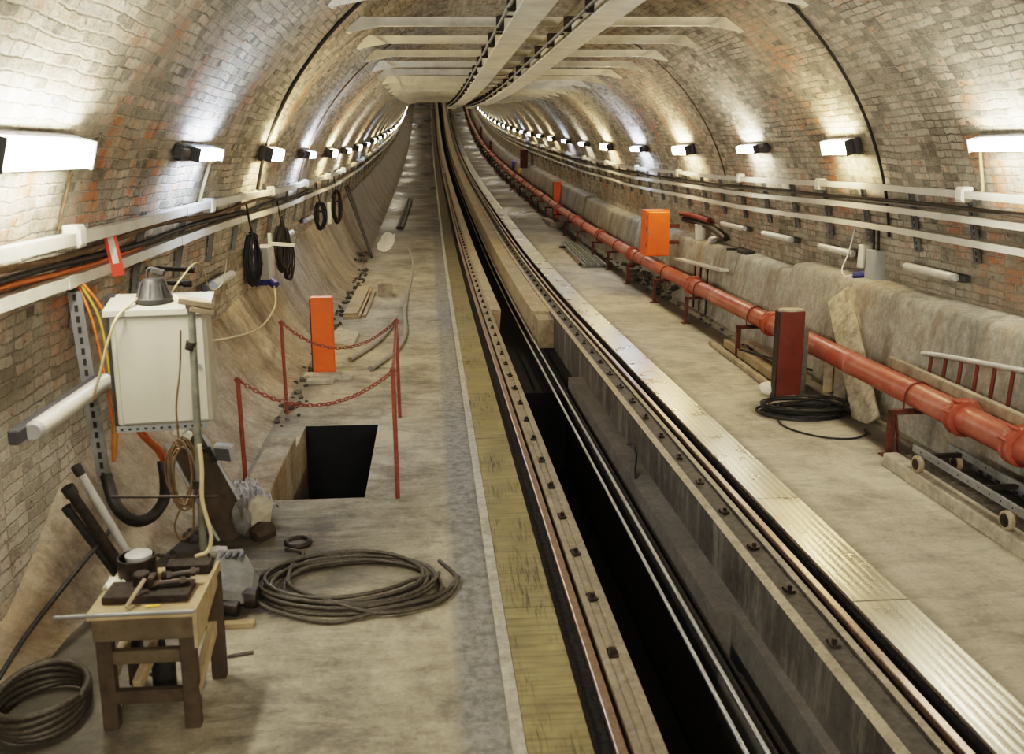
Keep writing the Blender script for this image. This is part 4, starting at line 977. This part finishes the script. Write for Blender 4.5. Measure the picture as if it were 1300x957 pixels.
mb = MB(); mb.bb((-.91, 15.6, 0), (-.665, 15.85, .24), bev=.008); tag(mb.obj('concrete_block', M['wood2']), 'square grey block standing alone on the walkway', 'block')
mb = MB(); mb.prism([(-1.36, 11.6, 0), (-1.0, 11.3, 0), (-.98, 12.2, 0), (-1.3, 12.6, 0)], (.0, 0, .05)); tag(mb.obj('concrete_offcut', M['stone']), 'flat broken slab piece behind the orange post', 'slab piece', kind='thing')
mb = MB(); b = bmesh.new(); bmesh.ops.create_grid(b, x_segments=20, y_segments=20, size=.5)
for v in b.verts: r = v.co.length*2; v.co.z = (1-r-.55*abs(noise.noise(v.co*3.3)))*.10-.004
mb._merge(b, Matrix.Translation((-1.12, 24.0, zf(24))) @ Matrix.Rotation(slope(24), 4, 'X') @ Matrix.Diagonal((.5, 5.0, .6, 1)))
tag(mb.obj('cement_powder', M['powder'], smooth=60), 'spilt white powder patch on the walkway by the leaning planks', 'powder', kind='stuff')
for d, (m, l) in enumerate((('rubber', 'black plank leaning on the wall by the powder, closest'), ('wood3', 'dark brown plank leaning between two black ones'), ('rubber', 'black plank leaning on the wall, behind the brown one'))):
    y = 20.9+d*.35; mb = MB(); mb.bar((-1.33-.03*d, y, zf(y)), (-1.95, y+.9, 1.55+zf(y)), .16, .03, bev=.003, up=(.9, 0, .4)); tag(mb.obj('leaning_plank', M[m]), l, 'plank')
mb = MB(); rr = random.Random(4)
for k in range(26): s = rr.uniform(.06, .2); mb.rock((rr.uniform(-1.75, -1.45), rr.uniform(19.6, 20.75), .05+.22*rr.random()), (s, s, s*.7), k+30, .4, k)
tag(mb.obj('debris', M['rubble']), 'dark debris heap at the foot of the leaning planks', 'debris', kind='stuff')

# hanging cable bundles and boxes on the cabinet-side wall
def hank(x, y, z0, z1, w, n, mat, label, seed):
    mb = MB(); rr = random.Random(seed); pts = []; zc = (z0+z1)/2; h = (z0-z1)/2
    for k in range(n):
        ww = w*rr.uniform(.4, 1); hh = h*rr.uniform(.8, 1.05); dx = rr.uniform(-.03, .03)
        for i in range(14): a = 2*math.pi*i/14; pts.append((x+dx+.03*math.sin(a)*rr.random()+ww*.5*math.sin(a), y+ww*.7*math.sin(a+.3), zc+hh*math.cos(a)))
    mb.tube(pts, .011, 6); mb.tube([(x, y, z0), (x-.06, y+.1, z0+.3)], .011, 6)
    mb.box((x, y, zc+h*.3), (w*.9, .05, .03), bev=.008)
    return tag(mb.obj('hanging_cable', M[mat], smooth=60), label, 'cable', 'cable hanks hanging on the wall')
hank(-1.90, 9.95, 1.58, 1.02, .09, 14, 'rubber', 'black cable hank hanging beside the grey switch box', 1)
hank(-1.90, 11.95, 1.52, .92, .10, 16, 'rubber', 'bulky black cable hank beyond the grey switch box', 2)
hank(-1.92, 12.4, 1.3, .75, .07, 6, 'cable', 'thin dark cable loops below the bulky black hank', 3)
hank(-1.93, 16.4, 1.6, 1.1, .12, 10, 'rubber', 'small black cable hank before the leaning planks', 4)
hank(-1.93, 19.4, 1.7, 1.0, .16, 10, 'steel', 'dark rusty cable hank directly before the leaning planks', 5)
t = thing('switch_box', 'grey switch box with dark blue socket by the black cable hank', 'switch box', (-1.88, 10.7, 1.18))
mb = MB(); mb.bb((-2.05, 10.5, 1.0), (-1.83, 10.85, 1.38), bev=.012); mb.obj('box_body', M['greybox'], t)
mb = MB(); mb.bb((-2.0, 10.55, .93), (-1.86, 10.8, 1.0), bev=.01); mb.cyl((-1.86, 10.62, .99), (-1.78, 10.56, .93), .05, n=12); mb.obj('blue_socket', M['blue'], t)
mb = MB(); mb.bar((-1.86, 10.9, 1.38), (-1.60, 10.9, 1.36), .03, .04); mb.bar((-1.88, 10.9, 1.36), (-1.88, 10.9, 1.5), .04, .04); tag(mb.obj('pipe_elbow', M['boxw']), 'white plastic elbow pipe above the blue socket', 'pipe')
cable('box_cable', [(-1.80, 10.56, .93), (-1.74, 10.2, .75), (-1.76, 9.4, .66), (-1.85, 8.6, .72), (-1.95, 8.0, .8)], .010, 'creamc', 'beige cord drooping from the blue socket along the wall', 'cord')
mb = MB(); mb.box((-1.93, 17.9, 1.3), (.06, .16, .42), bev=.01); tag(mb.obj('wall_plate', M['boxw']), 'tall cream plate on the wall before the leaning planks', 'plate')

# red and white tag
t = thing('warning_tag', 'red and white tag hung across the trunking above the cabinet', 'tag', (-1.95, 5.75, 1.95))
mb = MB(); mb.box((-1.925, 5.72, 1.82), (.075, .008, .30), rot=(.1, -.14, .5), bev=.002); mb.obj('tag_plate', M['paintred'], t)
mb = MB(); mb.box((-1.924, 5.713, 1.835), (.036, .004, .17), rot=(.1, -.14, .5)); mb.obj('tag_label', M['boxw'], t)

# ------------------------------------------------------------------ pipe-side things
t = thing('switch_box', 'grey switch box with blue plug low on the pipe-side brick', 'switch box', (4.48, 8.8, 1.3))
mb = MB(); mb.bb((4.42, 8.66, 1.16), (4.56, 8.86, 1.47), bev=.01); mb.obj('box_body', M['greybox'], t)
mb = MB(); mb.bb((4.40, 8.90, 1.26), (4.52, 9.0, 1.5), bev=.01); mb.obj('socket_outlet', M['boxw'], t)
mb = MB(); mb.cyl((4.43, 8.90, 1.20), (4.33, 8.93, 1.19), .045, .04, n=14); mb.obj('blue_plug', M['blue'], t, smooth=40)
for k in (8.70, 8.81):
    mb = MB(); mb.cyl((4.48, k, 1.16), (4.48, k, 1.10), .022, n=10); mb.obj('cable_gland', M['rubber'], t, smooth=40)
cable('plug_cable', [(4.34, 8.94, 1.19), (4.31, 9.05, 1.165), (4.34, 9.2, 1.22), (4.40, 9.2, 1.4), (4.41, 9.12, 1.65)], .0065, 'whitec', 'white cord rising from the blue plug to the trunking', 'cord')
for y in (8.70, 8.80): cable('box_feed', [(4.47, y, 1.46), (4.46, y, 1.6), (4.45, y, 1.72)], .012, 'rubber', 'black feed cable above the switch box, %s one' % ('lower-slope' if y < 8.75 else 'upper-slope'), 'cable')

cable('bent_wire', [(1.72, 7.25, -.315), (1.75, 7.40, -.29), (1.80, 7.60, -.22), (1.80, 7.72, -.17), (1.76, 7.78, -.18)], .010, 'rubber', 'short bent black wire on the grey ledge inside the pit', 'wire')
# hydrant cabinets
def hydrant(x0, x1, y, d, z0, z1, mat, label):
    z = zf(y); t = thing('hydrant_cabinet', label, 'cabinet', ((x0+x1)/2, y, z+z0), 'hydrant cabinets along the pipe')
    mb = MB(); mb.bb((x0, y+.02, z+z0), (x1, y+d, z+z1), bev=.006); mb.obj('cabinet_body', M[mat], t)
    mb = MB(); mb.bb((x0+.03, y-.012, z+z0+.015), (x1-.005, y+.018, z+z1-.03), bev=.006); dd = mb.obj('cabinet_door', M[mat], t)
    mb = MB(); mb.bb((x0+.035, y-.03, z+(z0+z1)/2-.05), (x0+.05, y-.012, z+(z0+z1)/2+.05)); mb.obj('handle', M['galv'], dd)
    mb = MB()
    for k in (.25, .6, .85): mb.cyl((x0+.012, y+.03, z+z0+(z1-z0)*k-.04), (x0+.012, y+.03, z+z0+(z1-z0)*k+.04), .012, n=8)
    mb.obj('hinge', M['rust'], t)
    for zz in (z+z0+.2, z+z1-.3):
        mb = MB(); mb.bb((x1-.02, y+.06, zz), (4.26, y+.12, zz+.06)); mb.obj('wall_bracket', M['rust'], t)
hydrant(3.66, 4.07, 15.2, .38, .70, 1.48, 'orange', 'bright orange hydrant cabinet standing above the fire pipe')
hydrant(4.0, 4.3, 40, .5, .95, 1.75, 'redd', 'small dark red cabinet far up beside the pipe')
hydrant(4.06, 4.3, 93, .5, .6, 1.9, 'redd', 'tiny dark red cabinet near the top end of the pipe')
t = thing('plastic_bucket', 'white plastic bucket on the plinth behind the orange hydrant cabinet', 'bucket', (4.40, 14.5, 1.05))
mb = MB(); mb.lathe([(.085, 1.05), (.10, 1.28), (.108, 1.28), (.108, 1.30), (.095, 1.30), (.08, 1.08)], (4.40, 14.5, 0), None, 18); mb.obj('bucket_body', M['boxw'], t, smooth=35)
mb = MB(); mb.tube([(4.40+.105*math.cos(a), 14.5-.02, 1.29-.08*math.sin(a)) for a in [i*math.pi/8 for i in range(9)]], .004, 6); mb.obj('bucket_handle', M['galv'], t)
mb = MB(); mb.rock((4.40, 13.85, 1.10), (.16, .22, .13), 44, .5); tag(mb.obj('crumpled_bag', M['plastic'], smooth=30), 'small crumpled bag beside the white bucket on the plinth', 'bag')
mb = MB(); mb.tube(smoothpath([(4.30, 15.35, 1.42), (4.35, 15.0, 1.42), (4.40, 14.6, 1.40), (4.44, 14.2, 1.37)], 4), .045, 10); tag(mb.obj('rolled_canvas', M['redd'], smooth=50), 'reddish rolled canvas lying behind the orange hydrant cabinet', 'canvas roll')
mb = MB(); mb.tube(smoothpath([(4.34, 15.3, 1.33), (4.40, 14.7, 1.31), (4.44, 14.1, 1.27), (4.46, 13.4, 1.16)], 4), .045, 8); tag(mb.obj('canvas_bundle', M['rubber'], smooth=50), 'black bundle under the reddish canvas roll', 'bundle')
mb = MB(); mb.cyl((4.32, 12.9, 1.06), (4.5, 12.7, 1.08), .02, n=8); mb.bb((4.36, 12.2, 1.03), (4.5, 12.6, 1.10), bev=.02); tag(mb.obj('ledge_bag', M['rubber']), 'small dark bag on the plinth beyond the shelf plank', 'bag')

t = thing('shelf_plank', 'narrow white shelf plank on props against the plinth', 'shelf', (4.15, 13.7, .75))
mb = MB(); mb.bar((4.16, 14.95, .69), (4.16, 12.5, .79), .13, .035, bev=.004); mb.obj('plank', M['trunk'], t)
for y in (13.95, 13.65, 13.3):
    mb = MB(); mb.bar((4.16, y, .02), (4.17, y, .735), .035, .02); mb.obj('prop', M['steel'], t)

# planks leaning behind the red post
for p0, p1, w, th, m, l in (((3.945, 7.62, .0), (4.20, 8.95, .99), .28, .022, 'ply', 'mouldy plank leaning foremost on the plinth behind the cable coil'), ((4.105, 8.02, .08), (4.285, 8.76, 1.10), .24, .025, 'wood2', 'smooth plank leaning behind the mouldy one'), ((4.06, 8.72, 0), (4.15, 8.95, .50), .12, .02, 'wood2', 'short weathered board directly behind the red post'), ((4.05, 8.42, 0), (4.14, 8.66, .50), .14, .02, 'wood2', 'short board between the red post and the mouldy plank')):
    mb = MB(); mb.bar(p0, p1, w, th, bev=.003, up=(-1, -.5, .28)); tag(mb.obj('leaning_plank', M[m]), l, 'plank', 'planks behind the red post')
# black cable coil
mb = MB(); rr = random.Random(8); pts = []
for k in range(22):
    R0 = rr.uniform(.26, .44); ox = rr.uniform(-.05, .05); oy = rr.uniform(-.03, .03)
    for i in range(22): a = 2*math.pi*i/22; pts.append((3.50+ox+R0*math.cos(a), 8.0+oy+R0*math.sin(a)*.62, .012+.007*(k % 14)+.01*math.sin(2*a+k)))
sm = [sum((Vector(pts[max(0, min(len(pts)-1, i+d))]) for d in (-1, 0, 1)), Vector())/3 for i in range(len(pts))]
mb.tube(sm, .0085, 6)
mb.tube(smoothpath([(3.2, 7.85, .02), (3.14, 7.65, .012), (3.2, 7.42, .012), (3.38, 7.22, .012), (3.6, 7.18, .012), (3.76, 7.28, .012), (3.82, 7.42, .012)], 6), .0085, 6)
tag(mb.obj('black_cable_coil', M['rubber'], smooth=60), 'tangled coil of black cable at the foot of the red post', 'cable')
mb = MB(); mb.bar((3.25, 7.9, .12), (3.78, 8.1, .13), .015, .012); tag(mb.obj('flat_rod', M['steel']), 'thin dark rod lying across the black cable coil', 'rod')

# timber lengths beyond the post
for p0, p1, w, h, m, l in (((3.52, 8.85, .03), (3.60, 11.2, .03), .07, .05, 'wood2', 'weathered batten on the floor beyond the red post, trackward one'), ((3.70, 8.9, .06), (3.76, 11.0, .06), .13, .10, 'wood', 'chunky pale timber beyond the red post'), ((3.9, 8.9, .10), (3.95, 10.8, .12), .11, .05, 'wood2', 'weathered timber beyond the red post, wallward one')):
    mb = MB(); mb.bar(p0, p1, w, h, bev=.004); tag(mb.obj('timber_length', M[m]), l, 'timber', 'timbers beyond the red post')
mb = MB(); mb.bar((3.62, 10.2, .15), (3.95, 8.9, .2), .02, .02); tag(mb.obj('iron_bar', M['rubber']), 'thin black bar slanting over the timbers beyond the red post', 'bar')
mb = MB(); mb.rock((3.40, 8.66, .07), (.18, .26, .15), 17, .35); tag(mb.obj('white_bag', M['rag'], smooth=50), 'small white bag beside the foot of the red post', 'bag')
mb = MB(); rr = random.Random(31)
for k in range(60): s = rr.uniform(.03, .12); mb.rock((rr.uniform(3.85, 4.12), rr.uniform(14.8, 18.2), .03+.25*rr.random()), (s*1.3, s*1.6, s*.8), k+60, .4, k)
for k in range(50): s = rr.uniform(.02, .06); y = rr.uniform(8.6, 22); mb.rock((rr.uniform(3.95, 4.12), y, .02+zf(y)), (s*1.3, s*1.6, s*.8), k+160, .4, k)
tag(mb.obj('debris', M['rubble']), 'dark debris heaped under the fire pipe below the hydrant cabinet', 'debris', kind='stuff')

# pipe stack
for i in range(7):
    x = 3.28+.075*i
    mb = MB(); mb.cyl((x-.04, 18.85, .075+zf(18.8)), (x+.06, 22.9, .075+zf(22.9)), .027, n=10)
    tag(mb.obj('steel_tube', M['galv'] if i % 2 == 0 else M['gunmetal'], smooth=40), f'steel tube in the flat stack by the pipe stands, {ORD[i]} from the track', 'tube', 'steel tubes stacked by the fire pipe')
for y, l in ((19.3, 'lower'), (22.3, 'upper')):
    mb = MB(); mb.bb((3.2, y, zf(y)-.01), (3.85, y+.08, zf(y)+.045)); tag(mb.obj('stack_bearer', M['wood3']), f'dark timber bearer under the {l} ends of the steel tubes', 'timber')
mb = MB(); mb.bb((3.55, 26.8, zf(27)-.02), (3.92, 28.8, zf(27)+.16), bev=.01); tag(mb.obj('concrete_block', M['conc']), 'grey concrete block on the walkway beyond the steel tubes', 'block')

# kerb slab, trolley, ladder, timber
mb = MB(); mb.bb((3.665, 3.6, -.01), (4.16, 6.5, .092))
struct(mb.obj('trim_13', M['rubble']), 'dark dirty slab behind the broken kerb under the trolley', 'slab')
mb = MB(); mb.bb((3.535, 3.6, -.01), (3.664, 6.55, .10), bev=.016)
o = mb.obj('concrete_kerb', M['stone']); tag(o, 'low broken concrete kerb slab carrying the wheeled trolley', 'kerb', kind='thing')
t = thing('trolley', 'low grey steel trolley with small wheels under the fire pipe', 'trolley', (3.7, 5.4, .10))
for x, m, nm in ((3.60, 'galv', 'side_rail'), (3.88, 'galv', 'side_rail')):
    mb = MB(); mb.bar((x, 4.55, .245), (x, 6.22, .245), .025, .05, bev=.003); mb.bar((x+.012, 4.55, .222), (x+.012, 6.22, .222), .05, .006)
    mb.mi = 1
    for k in range(13): mb.cyl((x-.014, 4.66+k*.12, .245), (x-.0125, 4.66+k*.12, .245), .007, n=8)
    mb.obj(nm, [M[m], M['rubber']], t)
for y in (4.75, 5.4, 6.05):
    mb = MB(); mb.bar((3.60, y, .235), (3.88, y, .235), .03, .03); mb.obj('cross_bar', M['steel'], t)
for x in (3.585, 3.885):
    for y in (5.02, 6.08):
        mb = MB(); q = Vector((1, 0, 0)).to_track_quat('Z', 'Y'); mb.lathe([(.02, -.017), (.052, -.02), (.062, -.014), (.064, 0), (.062, .014), (.052, .02), (.02, .017)], (x-.025, y, .165), q, 22); w = mb.obj('wheel', M['wood2'], t, smooth=35)
        mb = MB(); mb.lathe([(.0, -.022), (.042, -.022), (.044, -.016), (.044, .016), (.042, .022), (.0, .022)], (x-.025, y, .165), q, 16); mb.cyl((x-.06, y, .165), (x+.02, y, .165), .009, n=8); mb.obj('hub', M['steel'], w, smooth=30)
        mb = MB(); mb.box((x+.006, y, .20), (.008, .05, .09)); mb.obj('fork', M['galv'], t)
mb = MB(); mb.bar((4.02, 4.6, .12), (4.02, 6.1, .13), .05, .05); mb.mi = 1
for k in range(14): mb.box((3.993, 4.68+k*.1, .125), (.004, .05, .02))
tag(mb.obj('slotted_angle', [M['galv'], M['rubber']]), 'slotted steel angle lying between trolley and plinth', 'angle')
mb = MB(); mb.bar((4.055, 4.2, .545), (4.055, 7.5, .56), .05, .19, bev=.006); tag(mb.obj('timber_beam', M['wood2']), 'long weathered timber beam between fire pipe and plinth', 'timber', kind='thing')
t = thing('ladder', 'ladder with grey rail and red-brown rungs propped against the plinth', 'ladder', (4.15, 5.8, .4))
def lz(y): return .77+(7.1-y)*.115
mb = MB(); mb.tube([(4.15, 7.17, lz(7.17)-.01), (4.15, 6.9, lz(6.9)), (4.15, 4.3, lz(4.3))], .022, 12); mb.obj('side_rail', M['ladder'], t, smooth=50)
mb = MB(); mb.tube([(4.125, 7.2, .42), (4.125, 4.3, .42)], .022, 12); mb.obj('side_rail', M['ladder'], t, smooth=50)
for k in range(13):
    y = 7.03-.212*k; mb = MB(); mb.cyl((4.15, y, lz(y)), (4.125, y, .42), .016, n=10); mb.obj('rung', M['redd'], t, smooth=40)
# far up the slope
mb = MB(); mb.rock((4.33, 46, zf(46)+.72), (.5, 1.2, .55), 71, .3); tag(mb.obj('blue_bundle', M['blueb'], smooth=40), 'bright blue bundle far up beside the pipe', 'bundle')
mb = MB(); mb.rock((4.3, 42.6, zf(42)+.62), (.4, 1.2, .45), 75, .3); tag(mb.obj('yellow_bundle', M['yel'], smooth=40), 'yellow bundle far up beside the blue one', 'bundle')

# ------------------------------------------------------------------ world, camera
w = bpy.data.worlds.new('World'); SC.world = w; w.use_nodes = True
bg = w.node_tree.nodes['Background']; bg.inputs[0].default_value = (1, .93, .82, 1); bg.inputs[1].default_value = 1.3
FPX, CX, CY, VX, VY = 1150., 650., 434., 544., 197.
a = math.atan((CY-VY)/FPX); th = math.atan((CX-VX)/FPX*math.cos(a))
cd = bpy.data.cameras.new('camera'); cam = bpy.data.objects.new('camera', cd); COL.objects.link(cam); SC.camera = cam
cam.location = (0, 0, 2.4); cam.rotation_euler = (math.pi/2-a, 0, -th)
cd.sensor_fit = 'HORIZONTAL'; cd.sensor_width = 36; cd.lens = 36*FPX/1300
cd.shift_y = -(957/2-CY)/1300
cd.clip_start = .05; cd.clip_end = 300
cd.dof.use_dof = True; cd.dof.focus_distance = 10.5; cd.dof.aperture_fstop = 2.8
SC.view_settings.view_transform = 'Filmic'; SC.view_settings.look = 'High Contrast'; SC.view_settings.exposure = 0.2
SC.cycles.use_denoising = True
SC.cycles.max_bounces = 8; SC.cycles.diffuse_bounces = 5; SC.cycles.sample_clamp_indirect = 6
